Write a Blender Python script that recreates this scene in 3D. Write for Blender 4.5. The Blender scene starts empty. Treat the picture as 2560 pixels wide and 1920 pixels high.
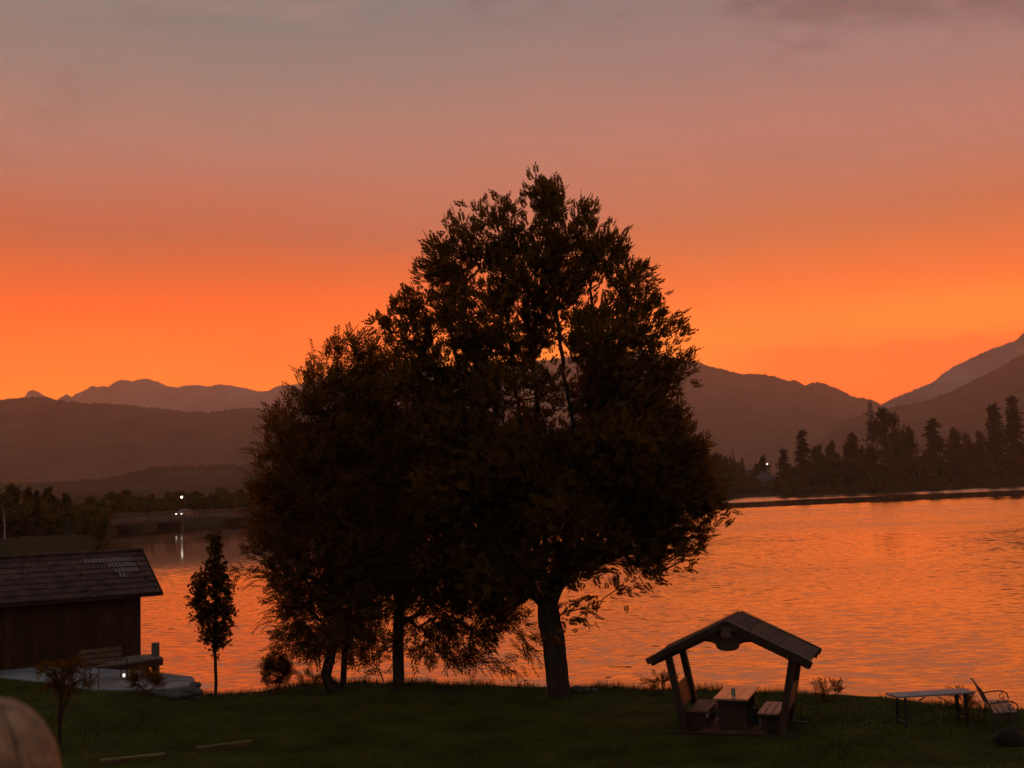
import bpy, math, random
import numpy as np
from mathutils import Vector, Matrix
random.seed(7)
rng = np.random.default_rng(7)
R = math.radians
SC = bpy.context.scene
COL = SC.collection

# ------------------------------------------------------------------ camera
H = 5.4                      # balcony eye height above the lawn
F_PX, W_PX, H_PX = 3000.0, 2560.0, 1920.0
PITCH, ROLL = math.atan(258 / 3000), R(1.75)
cam_d = bpy.data.cameras.new('camera')
cam = bpy.data.objects.new('camera', cam_d)
COL.objects.link(cam)
_F = Vector((0, math.cos(PITCH), math.sin(PITCH)))
_U0 = Vector((0, -math.sin(PITCH), math.cos(PITCH)))
_R = math.cos(ROLL) * Vector((1, 0, 0)) - math.sin(ROLL) * _U0
_U = math.sin(ROLL) * Vector((1, 0, 0)) + math.cos(ROLL) * _U0
_m = Matrix((_R, _U, -_F)).transposed().to_4x4()
_m.translation = Vector((0, 0, H))
cam.matrix_world = _m
cam_d.sensor_width = 36
cam_d.lens = 36 * F_PX / W_PX
cam_d.clip_start, cam_d.clip_end = 0.1, 40000
cam_d.dof.use_dof = True
cam_d.dof.focus_distance = 31
cam_d.dof.aperture_fstop = 3.6
SC.camera = cam

# ------------------------------------------------------------------ sky
SUN_AZ, SUN_EL = R(2.5), R(2.5)
world = bpy.data.worlds.new('World')
SC.world = world
world.use_nodes = True
wn, wl = world.node_tree.nodes, world.node_tree.links
wn.clear()


def srgb(r, g, b):
    f = lambda c: (c / 255 / 12.92) if c / 255 <= .04045 else ((c / 255 + .055) / 1.055) ** 2.4
    return (f(r), f(g), f(b), 1)


def wnode(t, **k):
    n = wn.new(t)
    for a, b in k.items():
        setattr(n, a, b)
    return n


def wmath(op, a, b=None, c=None, clamp=False):
    n = wnode('ShaderNodeMath', operation=op, use_clamp=clamp)
    for i, x in enumerate((a, b, c)):
        if x is None:
            continue
        if isinstance(x, (int, float)):
            n.inputs[i].default_value = x
        else:
            wl.new(x, n.inputs[i])
    return n.outputs[0]


def wrange(x, a, b, c=0.0, d=1.0, smooth=True):
    n = wnode('ShaderNodeMapRange', interpolation_type='SMOOTHSTEP' if smooth else 'LINEAR')
    wl.new(x, n.inputs[0])
    for i, v in enumerate((a, b, c, d)):
        n.inputs[i + 1].default_value = v
    return n.outputs[0]


def wmix(f, a, b, mode='MIX'):
    n = wnode('ShaderNodeMix', data_type='RGBA', blend_type=mode)
    for s, x in ((n.inputs[0], f), (n.inputs[6], a), (n.inputs[7], b)):
        if isinstance(x, (int, float)):
            s.default_value = x
        elif isinstance(x, tuple):
            s.default_value = x
        else:
            wl.new(x, s)
    return n.outputs[2]


tc = wnode('ShaderNodeTexCoord')
sep = wnode('ShaderNodeSeparateXYZ')
wl.new(tc.outputs['Generated'], sep.inputs[0])
dx, dy, dz = sep.outputs
elev = wmath('MULTIPLY', wmath('ARCSINE', dz), 57.2958)
azim = wmath('MULTIPLY', wmath('ARCTAN2', dx, dy), 57.2958)


def wnoise(sx, sy, scale, detail=4, rough=.55, off=0.0):
    c = wnode('ShaderNodeCombineXYZ')
    wl.new(wmath('MULTIPLY', azim, sx), c.inputs[0])
    wl.new(wmath('MULTIPLY', elev, sy), c.inputs[1])
    c.inputs[2].default_value = off
    n = wnode('ShaderNodeTexNoise')
    wl.new(c.outputs[0], n.inputs['Vector'])
    n.inputs['Scale'].default_value = scale
    n.inputs['Detail'].default_value = detail
    n.inputs['Roughness'].default_value = rough
    return n.outputs['Fac']


# thin high cloud makes the colour bands waver
streak = wnoise(.03, .22, 1.6, 5, .6, 3.1)
soft = wnoise(.05, .09, 1.0, 3, .5, 7.7)
e2 = wmath('ADD', elev, wmath('MULTIPLY', wmath('SUBTRACT', streak, .5), 2.2))
e2 = wmath('ADD', e2, wmath('MULTIPLY', wmath('SUBTRACT', soft, .5), 2.4))


def wramp(x, stops):
    f = wrange(x, 0, 30, smooth=False)
    n = wnode('ShaderNodeValToRGB')
    el = n.color_ramp.elements
    while len(el) > 1:
        el.remove(el[-1])
    el[0].position = stops[0][0] / 30
    el[0].color = srgb(*stops[0][1])
    for p, c in stops[1:]:
        e = el.new(p / 30)
        e.color = srgb(*c)
    wl.new(f, n.inputs[0])
    return n.outputs[0]


left = wramp(e2, [(0, (255, 176, 14)), (4.0, (255, 164, 8)), (5.2, (255, 146, 4)), (6.8, (254, 120, 4)), (8.6, (252, 106, 18)),
                  (10.4, (238, 108, 52)), (12.2, (216, 114, 80)), (14.2, (200, 126, 104)), (16.6, (180, 134, 119)),
                  (19.0, (152, 134, 126)), (21.5, (126, 130, 128)), (26, (118, 128, 130)), (30, (118, 122, 126))])
right = wramp(e2, [(0, (252, 150, 40)), (4.2, (250, 136, 45)), (6.0, (248, 130, 40)), (7.6, (246, 130, 44)), (8.8, (244, 122, 50)),
                   (10.5, (238, 124, 62)), (12.3, (222, 126, 86)), (14.2, (206, 130, 104)), (16.6, (188, 132, 119)),
                   (19.0, (164, 130, 124)), (21.5, (144, 127, 128)), (26, (128, 126, 128)), (30, (120, 122, 126))])
warm = wmix(wrange(azim, -14, 16), left, right)
# brighter glow where the sun went down behind the ridge
glow = wmath('MULTIPLY', wrange(wmath('ABSOLUTE', wmath('SUBTRACT', azim, 3.0)), 0, 16, 1, 0),
             wrange(e2, 3.5, 10, 1, 0))
warm = wmix(wmath('MULTIPLY', glow, .6), warm, srgb(255, 186, 52))
# yellow gap low on the right, with a bank of small clouds under it
gap = wmath('MULTIPLY', wrange(wmath('ABSOLUTE', wmath('SUBTRACT', azim, 22.0)), 0, 13, 1, 0),
            wrange(wmath('ABSOLUTE', wmath('SUBTRACT', elev, 7.2)), 0, 2.0, 1, 0))
warm = wmix(wmath('MULTIPLY', gap, .55), warm, srgb(254, 164, 48))
bump = wnoise(1.0, 1.2, .62, 6, .6, 1.3)
topline = wmath('ADD', wmath('MULTIPLY', wmath('SUBTRACT', bump, .5), 1.7), 6.15)
inside = wmath('MULTIPLY', wrange(wmath('SUBTRACT', topline, elev), 0, .16),
               wmath('MULTIPLY', wrange(azim, 8.0, 13.0), wrange(azim, 24, 40, 1, 0)))
warm = wmix(wmath('MULTIPLY', inside, .65), warm, srgb(250, 112, 46))
# the low sky is by far the brightest
gain = wnode('ShaderNodeCombineColor')
for k_, hi_ in enumerate((4.3, 2.6, .40)):
    wl.new(wrange(elev, 3, 12.5, hi_, 1.1), gain.inputs[k_])
warm = wmix(1.0, warm, gain.outputs[0], 'MULTIPLY')
# mauve cloud veils high up
veil = wmath('MULTIPLY', wrange(wnoise(.055, .16, 1.25, 5, .62, 11.0), .5, .66), wrange(elev, 13, 19))
warm = wmix(wmath('MULTIPLY', veil, .72), warm, srgb(116, 96, 97))
lift = wmath('MULTIPLY', wrange(wnoise(.045, .2, 1.1, 4, .6, 23.0), .5, .7), wrange(elev, 12, 18))
warm = wmix(wmath('MULTIPLY', lift, .4), warm, srgb(190, 152, 138))
# overhead and behind: clear dusk sky
sky = wnode('ShaderNodeTexSky', sky_type='NISHITA', sun_disc=False, sun_elevation=SUN_EL, sun_rotation=SUN_AZ)
dusk = wmix(1.0, sky.outputs[0], (.05, .05, .05, 1), 'MULTIPLY')
dusk = wmix(1.0, dusk, srgb(132, 124, 124), 'ADD')
warm = wmix(wrange(elev, 24, 62), warm, dusk)
toward = wmath('ADD', wmath('MULTIPLY', dx, math.sin(SUN_AZ)), wmath('MULTIPLY', dy, math.cos(SUN_AZ)))
full = wmix(wrange(toward, -.35, .6, 1, 0), warm, dusk)
bg = wnode('ShaderNodeBackground')
bg.inputs[1].default_value = 1.0
wl.new(full, bg.inputs[0])
wo = wnode('ShaderNodeOutputWorld')
wl.new(bg.outputs[0], wo.inputs[0])
world.cycles.sampling_method = 'MANUAL'
world.cycles.sample_map_resolution = 1024

# the sun is just behind the ridge
sd = bpy.data.lights.new('sun', 'SUN')
sd.energy, sd.angle, sd.color = 0.25, R(2), (1, .55, .25)
so = bpy.data.objects.new('sun', sd)
so.rotation_euler = (-(Vector((math.sin(SUN_AZ) * math.cos(SUN_EL), math.cos(SUN_AZ) * math.cos(SUN_EL), math.sin(SUN_EL))))).to_track_quat('-Z', 'Y').to_euler()
COL.objects.link(so)

SC.view_settings.view_transform = 'Standard'
SC.view_settings.look = 'None'
SC.view_settings.exposure = 0
SC.view_settings.gamma = 1
SC.view_settings.use_curve_mapping = False
cy = SC.cycles
cy.max_bounces, cy.diffuse_bounces, cy.glossy_bounces = 4, 2, 2
cy.transmission_bounces, cy.volume_bounces, cy.transparent_max_bounces = 4, 1, 8
cy.use_adaptive_sampling, cy.adaptive_threshold, cy.adaptive_min_samples = True, .03, 12
cy.use_denoising = True
cy.sample_clamp_indirect = 4
cy.blur_glossy = .3
cy.caustics_reflective = cy.caustics_refractive = False


# ------------------------------------------------------------------ helpers
def ray(u, v):
    return _F + ((u - W_PX / 2) / F_PX) * _R - ((v - H_PX / 2) / F_PX) * _U


def at(u, v, D):                       # point of the view ray at distance y = D
    d = ray(u, v)
    return Vector((0, 0, H)) + d * (D / d.y)


def onz(u, v, z=0.0):                  # where the ray meets the level z
    d = ray(u, v)
    return Vector((0, 0, H)) + d * ((z - H) / d.z)


MATS = {}


def mat(name, col, rough=.8, var=.35, scale=6.0, bump=0.0, bscale=40.0, col2=None, spec=.3, stretch=None, metal=0.0, coat=0.0):
    m = bpy.data.materials.new(name)
    m.use_nodes = True
    n, l = m.node_tree.nodes, m.node_tree.links
    b = n['Principled BSDF']
    b.inputs['Roughness'].default_value = rough
    b.inputs['Specular IOR Level'].default_value = spec
    b.inputs['Metallic'].default_value = metal
    b.inputs['Coat Weight'].default_value = coat
    b.inputs['Coat Roughness'].default_value = .15
    t = n.new('ShaderNodeTexCoord')
    mp = n.new('ShaderNodeMapping')
    mp.inputs['Scale'].default_value = stretch or (1, 1, 1)
    l.new(t.outputs['Object'], mp.inputs[0])
    no = n.new('ShaderNodeTexNoise')
    no.inputs['Scale'].default_value = scale
    no.inputs['Detail'].default_value = 6
    no.inputs['Roughness'].default_value = .6
    l.new(mp.outputs[0], no.inputs['Vector'])
    oi = n.new('ShaderNodeObjectInfo')
    cr = n.new('ShaderNodeValToRGB')
    c2 = col2 or tuple(c * (1 - var) for c in col)
    cr.color_ramp.elements[0].color = (*c2, 1)
    cr.color_ramp.elements[1].color = (*[min(1, c * (1 + var * .6)) for c in col], 1)
    cr.color_ramp.elements[0].position, cr.color_ramp.elements[1].position = .3, .7
    l.new(no.outputs['Fac'], cr.inputs[0])
    hv = n.new('ShaderNodeHueSaturation')
    mr = n.new('ShaderNodeMapRange')
    mr.inputs[3].default_value, mr.inputs[4].default_value = .8, 1.2
    l.new(oi.outputs['Random'], mr.inputs[0])
    l.new(mr.outputs[0], hv.inputs['Value'])
    l.new(cr.outputs[0], hv.inputs['Color'])
    l.new(hv.outputs[0], b.inputs['Base Color'])
    if bump:
        n2 = n.new('ShaderNodeTexNoise')
        n2.inputs['Scale'].default_value = bscale
        n2.inputs['Detail'].default_value = 5
        l.new(mp.outputs[0], n2.inputs['Vector'])
        bp = n.new('ShaderNodeBump')
        bp.inputs['Strength'].default_value = bump
        bp.inputs['Distance'].default_value = .02
        l.new(n2.outputs['Fac'], bp.inputs['Height'])
        l.new(bp.outputs[0], b.inputs['Normal'])
    MATS[name] = m
    return m


def leafmat(name, col, trans, tf=.35, scale=.8):
    m = bpy.data.materials.new(name)
    m.use_nodes = True
    n, l = m.node_tree.nodes, m.node_tree.links
    n.clear()
    out = n.new('ShaderNodeOutputMaterial')
    g = n.new('ShaderNodeNewGeometry')
    oi = n.new('ShaderNodeObjectInfo')
    no = n.new('ShaderNodeTexNoise')
    no.inputs['Scale'].default_value = scale
    l.new(g.outputs['Position'], no.inputs['Vector'])
    ad = n.new('ShaderNodeMath')
    ad.operation = 'ADD'
    l.new(no.outputs['Fac'], ad.inputs[0])
    l.new(g.outputs['Random Per Island'], ad.inputs[1])
    mr = n.new('ShaderNodeMapRange')
    mr.inputs[1].default_value, mr.inputs[2].default_value = .3, 1.7
    mr.inputs[3].default_value, mr.inputs[4].default_value = .6, 1.5
    l.new(ad.outputs[0], mr.inputs[0])
    outs = []
    for c, kind in ((col, 'ShaderNodeBsdfDiffuse'), (trans, 'ShaderNodeBsdfTranslucent')):
        h = n.new('ShaderNodeHueSaturation')
        h.inputs['Color'].default_value = (*c, 1)
        l.new(mr.outputs[0], h.inputs['Value'])
        b = n.new(kind)
        l.new(h.outputs[0], b.inputs['Color'])
        outs.append(b)
    mx = n.new('ShaderNodeMixShader')
    mx.inputs[0].default_value = tf
    l.new(outs[0].outputs[0], mx.inputs[1])
    l.new(outs[1].outputs[0], mx.inputs[2])
    l.new(mx.outputs[0], out.inputs[0])
    MATS[name] = m
    return m


class MB:
    """collects faces into one mesh"""
    def __init__(s):
        s.v, s.f = [], []

    def add(s, vs, fs):
        o = len(s.v)
        s.v += [tuple(p) for p in vs]
        s.f += [tuple(i + o for i in f) for f in fs]
        return s

    def box(s, x0, x1, y0, y1, z0, z1, M=None, bev=0.0):
        if bev:
            b = bev
            vs = []
            for z, k in ((z0, b), (z0 + b, 0), (z1 - b, 0), (z1, b)):
                vs += [(x0 + k, y0 + k, z), (x1 - k, y0 + k, z), (x1 - k, y1 - k, z), (x0 + k, y1 - k, z)]
            fs = [(3, 2, 1, 0), (12, 13, 14, 15)]
            for r in range(3):
                for k in range(4):
                    a, c = r * 4 + k, r * 4 + (k + 1) % 4
                    fs.append((a, c, c + 4, a + 4))
        else:
            vs = [(x0, y0, z0), (x1, y0, z0), (x1, y1, z0), (x0, y1, z0), (x0, y0, z1), (x1, y0, z1), (x1, y1, z1), (x0, y1, z1)]
            fs = [(3, 2, 1, 0), (4, 5, 6, 7), (0, 1, 5, 4), (1, 2, 6, 5), (2, 3, 7, 6), (3, 0, 4, 7)]
        if M is not None:
            vs = [M @ Vector(p) for p in vs]
        return s.add(vs, fs)

    def beam(s, a, b, w, h, up=(0, 0, 1), ext=0.0):
        a, b = Vector(a), Vector(b)
        d = (b - a).normalized()
        a, b = a - d * ext, b + d * ext
        sd_ = d.cross(Vector(up)).normalized()
        u = sd_.cross(d).normalized()
        vs = []
        for p in (a, b):
            for i, j in ((-1, -1), (1, -1), (1, 1), (-1, 1)):
                vs.append(p + sd_ * (i * w / 2) + u * (j * h / 2))
        return s.add(vs, [(0, 1, 2, 3), (7, 6, 5, 4), (0, 4, 5, 1), (1, 5, 6, 2), (2, 6, 7, 3), (3, 7, 4, 0)])

    def tube(s, pts, rad, n=6, caps=True):
        pts = [Vector(p) for p in pts]
        if isinstance(rad, (int, float)):
            rad = [rad] * len(pts)
        vs, fs = [], []
        t = (pts[1] - pts[0]).normalized()
        ref = Vector((0, 0, 1)) if abs(t.z) < .9 else Vector((1, 0, 0))
        for i, p in enumerate(pts):
            t = (pts[min(i + 1, len(pts) - 1)] - pts[max(i - 1, 0)]).normalized()
            a = t.cross(ref)
            if a.length < 1e-4:
                a = t.cross(Vector((0, 1, 0)))
            a.normalize()
            b = t.cross(a)
            ref = -b if False else ref
            for k in range(n):
                an = 2 * math.pi * k / n
                vs.append(p + (a * math.cos(an) + b * math.sin(an)) * rad[i])
        for i in range(len(pts) - 1):
            for k in range(n):
                a0, a1 = i * n + k, i * n + (k + 1) % n
                fs.append((a0, a1, a1 + n, a0 + n))
        if caps:
            fs.append(tuple(range(n))[::-1])
            fs.append(tuple(range((len(pts) - 1) * n, len(pts) * n)))
        return s.add(vs, fs)

    def lathe(s, prof, n=16, c=(0, 0, 0)):
        vs, fs = [], []
        for r, z in prof:
            for k in range(n):
                a = 2 * math.pi * k / n
                vs.append((c[0] + r * math.cos(a), c[1] + r * math.sin(a), c[2] + z))
        for i in range(len(prof) - 1):
            for k in range(n):
                a0, a1 = i * n + k, i * n + (k + 1) % n
                fs.append((a0, a1, a1 + n, a0 + n))
        fs.append(tuple(range(n))[::-1])
        fs.append(tuple(range((len(prof) - 1) * n, len(prof) * n)))
        return s.add(vs, fs)

    def mesh(s, name, m, smooth=False):
        me = bpy.data.meshes.new(name)
        me.from_pydata(s.v, [], s.f)
        if m is not None:
            me.materials.append(MATS[m] if isinstance(m, str) else m)
        if smooth:
            me.shade_smooth()
        me.update()
        return me

    def build(s, name, m, parent=None, smooth=False, loc=None):
        return link(name, s.mesh(name, m, smooth), parent, loc)


def link(name, me, parent=None, loc=None):
    o = bpy.data.objects.new(name, me)
    COL.objects.link(o)
    if parent is not None:
        o.parent = parent
    if loc is not None:
        o.location = loc
    return o


def npmesh(name, V, Q, m, smooth=False):
    """fast mesh from numpy arrays; Q is (n,3) or (n,4)"""
    me = bpy.data.meshes.new(name)
    V = np.asarray(V, dtype=np.float32)
    Q = np.asarray(Q, dtype=np.int32)
    k = Q.shape[1]
    me.vertices.add(len(V))
    me.vertices.foreach_set('co', V.ravel())
    me.loops.add(Q.size)
    me.loops.foreach_set('vertex_index', Q.ravel())
    me.polygons.add(len(Q))
    me.polygons.foreach_set('loop_start', np.arange(0, Q.size, k, dtype=np.int32))
    me.polygons.foreach_set('loop_total', np.full(len(Q), k, dtype=np.int32))
    me.update(calc_edges=True)
    me.validate()
    me.materials.append(MATS[m])
    if smooth:
        me.shade_smooth()
    return me


def tag(o, label=None, cat=None, group=None, kind=None):
    for k, v in (('label', label), ('category', cat), ('group', group), ('kind', kind)):
        if v:
            o[k] = v
    return o


def thing(name, label, cat, loc=(0, 0, 0), rz=0.0, group=None):
    o = link(name, None, None, loc)
    o.rotation_euler = (0, 0, rz)
    return tag(o, label, cat, group)


def copy_tree(root):
    r = root.copy()
    COL.objects.link(r)
    for ch in root.children:
        c = ch.copy()
        COL.objects.link(c)
        c.parent = r
        for g in ch.children:
            d = g.copy()
            COL.objects.link(d)
            d.parent = c
    return r


def vnoise(x, y, seed=0):
    """smooth value noise on arrays"""
    x, y = np.asarray(x, float), np.asarray(y, float)
    xi, yi = np.floor(x).astype(np.int64), np.floor(y).astype(np.int64)
    xf, yf = x - xi, y - yi
    xf, yf = xf * xf * (3 - 2 * xf), yf * yf * (3 - 2 * yf)

    def h(i, j):
        n = (i * 374761393 + j * 668265263 + seed * 974634777) & 0x7fffffff
        n = ((n ^ (n >> 13)) * 1274126177) & 0x7fffffff
        return ((n ^ (n >> 16)) & 0xffff) / 65535.0
    return (h(xi, yi) * (1 - xf) + h(xi + 1, yi) * xf) * (1 - yf) + (h(xi, yi + 1) * (1 - xf) + h(xi + 1, yi + 1) * xf) * yf


def fbm(x, y, seed=0, o=5):
    t, a, s = 0, .5, 0
    for k in range(o):
        t = t + a * vnoise(x * 2 ** k, y * 2 ** k, seed + k)
        s += a
        a *= .5
    return t / s


# ------------------------------------------------------------------ materials
mat('grass', (.050, .050, .005), .9, .7, .7, .6, 60, spec=.1)
mat('blade', (.060, .068, .007), .8, .55, .9, spec=.15)
mat('meadow', (.028, .023, .007), .95, .5, .05, spec=.05)
mat('forest', (.065, .058, .036), .95, .95, .010, spec=0)
mat('rockface', (.30, .27, .26), .95, .5, .007, spec=0, col2=(.03, .03, .02), stretch=(1, .35, .5))
mat('bark', (.045, .030, .020), .95, .5, 9, .8, 30, spec=.1, stretch=(1, 1, .25))
mat('wood_dark', (.040, .018, .010), .7, .4, 5, .3, 40, spec=.3, stretch=(1, 1, .2))
mat('wood_roof', (.045, .022, .011), .75, .4, 4, .3, 40, spec=.3)
mat('wood_table', (.40, .18, .10), .32, .35, 5, .15, 30, spec=.6, coat=.5)
mat('wood_seat', (.10, .045, .016), .55, .4, 6, .2, 40, spec=.4)
mat('wood_seat_worn_sheen', (.27, .13, .09), .40, .8, 7, .2, 30, col2=(.05, .03, .015), spec=.5)  # patchy worn varnish; the sky's pinkish reflection is mixed into its base colour
mat('wood_floor', (.10, .050, .018), .7, .4, 5, .2, 40)
mat('wood_plank', (.060, .026, .010), .8, .55, 3, .4, 30, spec=.15, stretch=(5, 5, .4))
mat('wood_grey', (.16, .13, .10), .75, .4, 4, .3, 30)
mat('wood_pale', (.34, .24, .16), .7, .3, 4, .2, 30)
mat('table_grey', (.20, .20, .23), .5, .25, 3, .1, 30, spec=.5)
mat('bench_wood', (.14, .088, .052), .5, .35, 6, .15, 40, spec=.4)
mat('iron', (.015, .014, .013), .5, .2, 8, spec=.4)
mat('tile', (.070, .034, .028), .75, .7, 2.6, spec=.25)
mat('tile_pale', (.13, .105, .095), .5, .3, 3, spec=.5)
mat('stone', (.17, .17, .18), .75, .35, 1.6, .4, 14, spec=.4)
mat('stone_blue', (.19, .215, .225), .55, .3, 1.2, .3, 14, spec=.5)
mat('rock', (.09, .08, .07), .9, .5, 5, .6, 12)
mat('rock_dark', (.016, .011, .007), .9, .4, 5, .5, 12)
mat('concrete', (.30, .28, .27), .85, .25, .6, .2, 10)
mat('bridge_concrete', (.12, .095, .08), .9, .3, .3)
mat('plaster', (.22, .19, .17), .9, .12, 1)
mat('roof_far', (.07, .035, .025), .85, .3, 1)
mat('path', (.38, .34, .28), .95, .25, .3)
mat('edging', (.15, .12, .04), .8, .35, 4, .3, 30)
mat('steel', (.10, .09, .09), .6, .2, 4, metal=.3)
mat('cloth_dark', (.012, .010, .010), .9, .3, 10, .4, 60)
mat('white_trim', (.55, .52, .50), .6, .1, 6)
mat('car_paint', (.10, .10, .11), .25, .1, 2, coat=.6)
mat('glass_dark', (.01, .01, .012), .08, .1, 2, spec=.6)
mat('rubber', (.012, .012, .012), .8, .1, 4)
mat('skin', (.42, .24, .17), .55, .1, 8)
mat('hair', (.50, .29, .15), .45, .4, 22, col2=(.15, .08, .04), spec=.5)
mat('shirt', (.12, .10, .12), .9, .2, 20)
leafmat('leaf_ash', (.095, .058, .012), (.26, .105, .010), .48)
leafmat('leaf_willow', (.105, .058, .013), (.30, .105, .010), .48)
leafmat('leaf_shrub', (.10, .055, .012), (.25, .10, .010), .48)
leafmat('leaf_far', (.08, .055, .011), (.12, .07, .008), .3, .05)
leafmat('leaf_conifer', (.065, .045, .010), (.07, .045, .006), .15, .05)


def emis(name, col, s):
    m = bpy.data.materials.new(name)
    m.use_nodes = True
    n, l = m.node_tree.nodes, m.node_tree.links
    n.clear()
    o, e = n.new('ShaderNodeOutputMaterial'), n.new('ShaderNodeEmission')
    e.inputs[0].default_value = (*col, 1)
    e.inputs[1].default_value = s
    l.new(e.outputs[0], o.inputs[0])
    MATS[name] = m


emis('light_white', (1, .86, .68), 4.5)
emis('light_warm', (1, .8, .55), 12)
emis('light_garden', (1, .9, .62), 2.5)

# clear drinking glass
gm = bpy.data.materials.new('clear_glass')
gm.use_nodes = True
b_ = gm.node_tree.nodes['Principled BSDF']
b_.inputs['Base Color'].default_value = (.55, .68, .55, 1)
b_.inputs['Roughness'].default_value = .12
b_.inputs['Transmission Weight'].default_value = .75
MATS['clear_glass'] = gm

# water: every ripple is a slope of the surface, calmer in some bands
wm = bpy.data.materials.new('water')
wm.use_nodes = True
n, l = wm.node_tree.nodes, wm.node_tree.links
b_ = n['Principled BSDF']
b_.inputs['Base Color'].default_value = (.62, .56, .46, 1)
b_.inputs['Specular Tint'].default_value = (.78, .76, .68, 1)
b_.inputs['Metallic'].default_value = 1.0
b_.inputs['Roughness'].default_value = .06
g_ = n.new('ShaderNodeNewGeometry')


def wslope(sc, amp, det, off):
    mp = n.new('ShaderNodeMapping')
    mp.inputs['Scale'].default_value = sc
    mp.inputs['Rotation'].default_value = (0, 0, R(off))
    mp.inputs['Location'].default_value = (off, off * 3, 0)
    l.new(g_.outputs['Position'], mp.inputs[0])
    t = n.new('ShaderNodeTexNoise')
    t.inputs['Scale'].default_value = 1
    t.inputs['Detail'].default_value = det
    t.inputs['Roughness'].default_value = .55
    l.new(mp.outputs[0], t.inputs['Vector'])
    s = n.new('ShaderNodeVectorMath')
    s.operation = 'SUBTRACT'
    s.inputs[1].default_value = (.5, .5, .5)
    l.new(t.outputs['Color'], s.inputs[0])
    k = n.new('ShaderNodeVectorMath')
    k.operation = 'MULTIPLY'
    k.inputs[1].default_value = amp
    l.new(s.outputs[0], k.inputs[0])
    return k.outputs[0]


def vadd(a, b):
    k = n.new('ShaderNodeVectorMath')
    k.operation = 'ADD'
    l.new(a, k.inputs[0])
    if isinstance(b, tuple):
        k.inputs[1].default_value = b
    else:
        l.new(b, k.inputs[1])
    return k.outputs[0]


sepp = n.new('ShaderNodeSeparateXYZ')
l.new(g_.outputs['Position'], sepp.inputs[0])
# normals tipped toward the viewer, farther out more, so reflections pick up brighter sky
wb = n.new('ShaderNodeMapRange')
wb.inputs[1].default_value, wb.inputs[2].default_value = 35, 170
wb.inputs[3].default_value, wb.inputs[4].default_value = -.016, -.062
l.new(sepp.outputs[1], wb.inputs[0])
lean = n.new('ShaderNodeCombineXYZ')
l.new(wb.outputs[0], lean.inputs[1])
sl = vadd((lambda a_: vadd(a_, lean.outputs[0]))(wslope((.62, 1.8, 1), (.05, .14, 0), 3, 8)), vadd(wslope((.16, .45, 1), (.015, .045, 0), 2, -6), wslope((1.5, 4.4, 1), (.08, .19, 0), 2, 3)))
# calm bands (wind shadow)
mpc = n.new('ShaderNodeMapping')
mpc.inputs['Scale'].default_value = (.010, .045, 1)
l.new(g_.outputs['Position'], mpc.inputs[0])
cn = n.new('ShaderNodeTexNoise')
cn.inputs['Scale'].default_value = 1
cn.inputs['Detail'].default_value = 3
l.new(mpc.outputs[0], cn.inputs['Vector'])
CALM = n.new('ShaderNodeMapRange')
CALM.inputs[1].default_value, CALM.inputs[2].default_value = .35, .65
CALM.inputs[3].default_value, CALM.inputs[4].default_value = .55, 1.3
l.new(cn.outputs['Fac'], CALM.inputs[0])
# sheltered strips along the far shore: distance measured with the shore's slant
sh = n.new('ShaderNodeMath')
sh.operation = 'MULTIPLY_ADD'
sh.inputs[1].default_value = -.55
l.new(sepp.outputs[0], sh.inputs[0])
l.new(sepp.outputs[1], sh.inputs[2])
wob = n.new('ShaderNodeMath')
wob.operation = 'MULTIPLY_ADD'
wob.inputs[1].default_value = 26
l.new(cn.outputs['Fac'], wob.inputs[0])
l.new(sh.outputs[0], wob.inputs[2])
band = n.new('ShaderNodeValToRGB')
SHELTER = band
mrb = n.new('ShaderNodeMapRange')
mrb.inputs[1].default_value, mrb.inputs[2].default_value = 150, 450
l.new(wob.outputs[0], mrb.inputs[0])
l.new(mrb.outputs[0], band.inputs[0])
el = band.color_ramp.elements
el[0].position, el[0].color = .0, (1, 1, 1, 1)
el[1].position, el[1].color = 1.0, (1.8, 1.8, 1.8, 1)
for p, c in ((.31, 1.0), (.335, .05), (.53, .05), (.56, 1.8)):
    e = el.new(p)
    e.color = (c, c, c, 1)
cm = n.new('ShaderNodeMath')
cm.operation = 'MULTIPLY'
# still water in the sheltered cove by the bridge
rt = n.new('ShaderNodeMath')
rt.operation = 'DIVIDE'
l.new(sepp.outputs[0], rt.inputs[0])
l.new(sepp.outputs[1], rt.inputs[1])


def wsm(x, a, b, c, d):
    q = n.new('ShaderNodeMapRange')
    q.interpolation_type = 'SMOOTHSTEP'
    l.new(x, q.inputs[0])
    for i_, v_ in enumerate((a, b, c, d)):
        q.inputs[i_ + 1].default_value = v_
    return q.outputs[0]


cv = n.new('ShaderNodeMath')
cv.operation = 'MULTIPLY'
l.new(wsm(rt.outputs[0], -.05, -.2, 0, 1), cv.inputs[0])
wy = n.new('ShaderNodeMath')
wy.operation = 'MULTIPLY_ADD'
wy.inputs[1].default_value = 40
l.new(cn.outputs['Fac'], wy.inputs[0])
l.new(sepp.outputs[1], wy.inputs[2])
l.new(wsm(wy.outputs[0], 78, 150, 0, .9), cv.inputs[1])
iv = n.new('ShaderNodeMath')
iv.operation = 'SUBTRACT'
iv.inputs[0].default_value = 1.0
l.new(cv.outputs[0], iv.inputs[1])
c0 = n.new('ShaderNodeMath')
c0.operation = 'MULTIPLY'
l.new(CALM.outputs[0], c0.inputs[0])
l.new(iv.outputs[0], c0.inputs[1])
l.new(c0.outputs[0], cm.inputs[0])
l.new(band.outputs[0], cm.inputs[1])
scl = n.new('ShaderNodeVectorMath')
scl.operation = 'SCALE'
l.new(sl, scl.inputs[0])
l.new(cm.outputs[0], scl.inputs['Scale'])
nn = n.new('ShaderNodeVectorMath')
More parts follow.
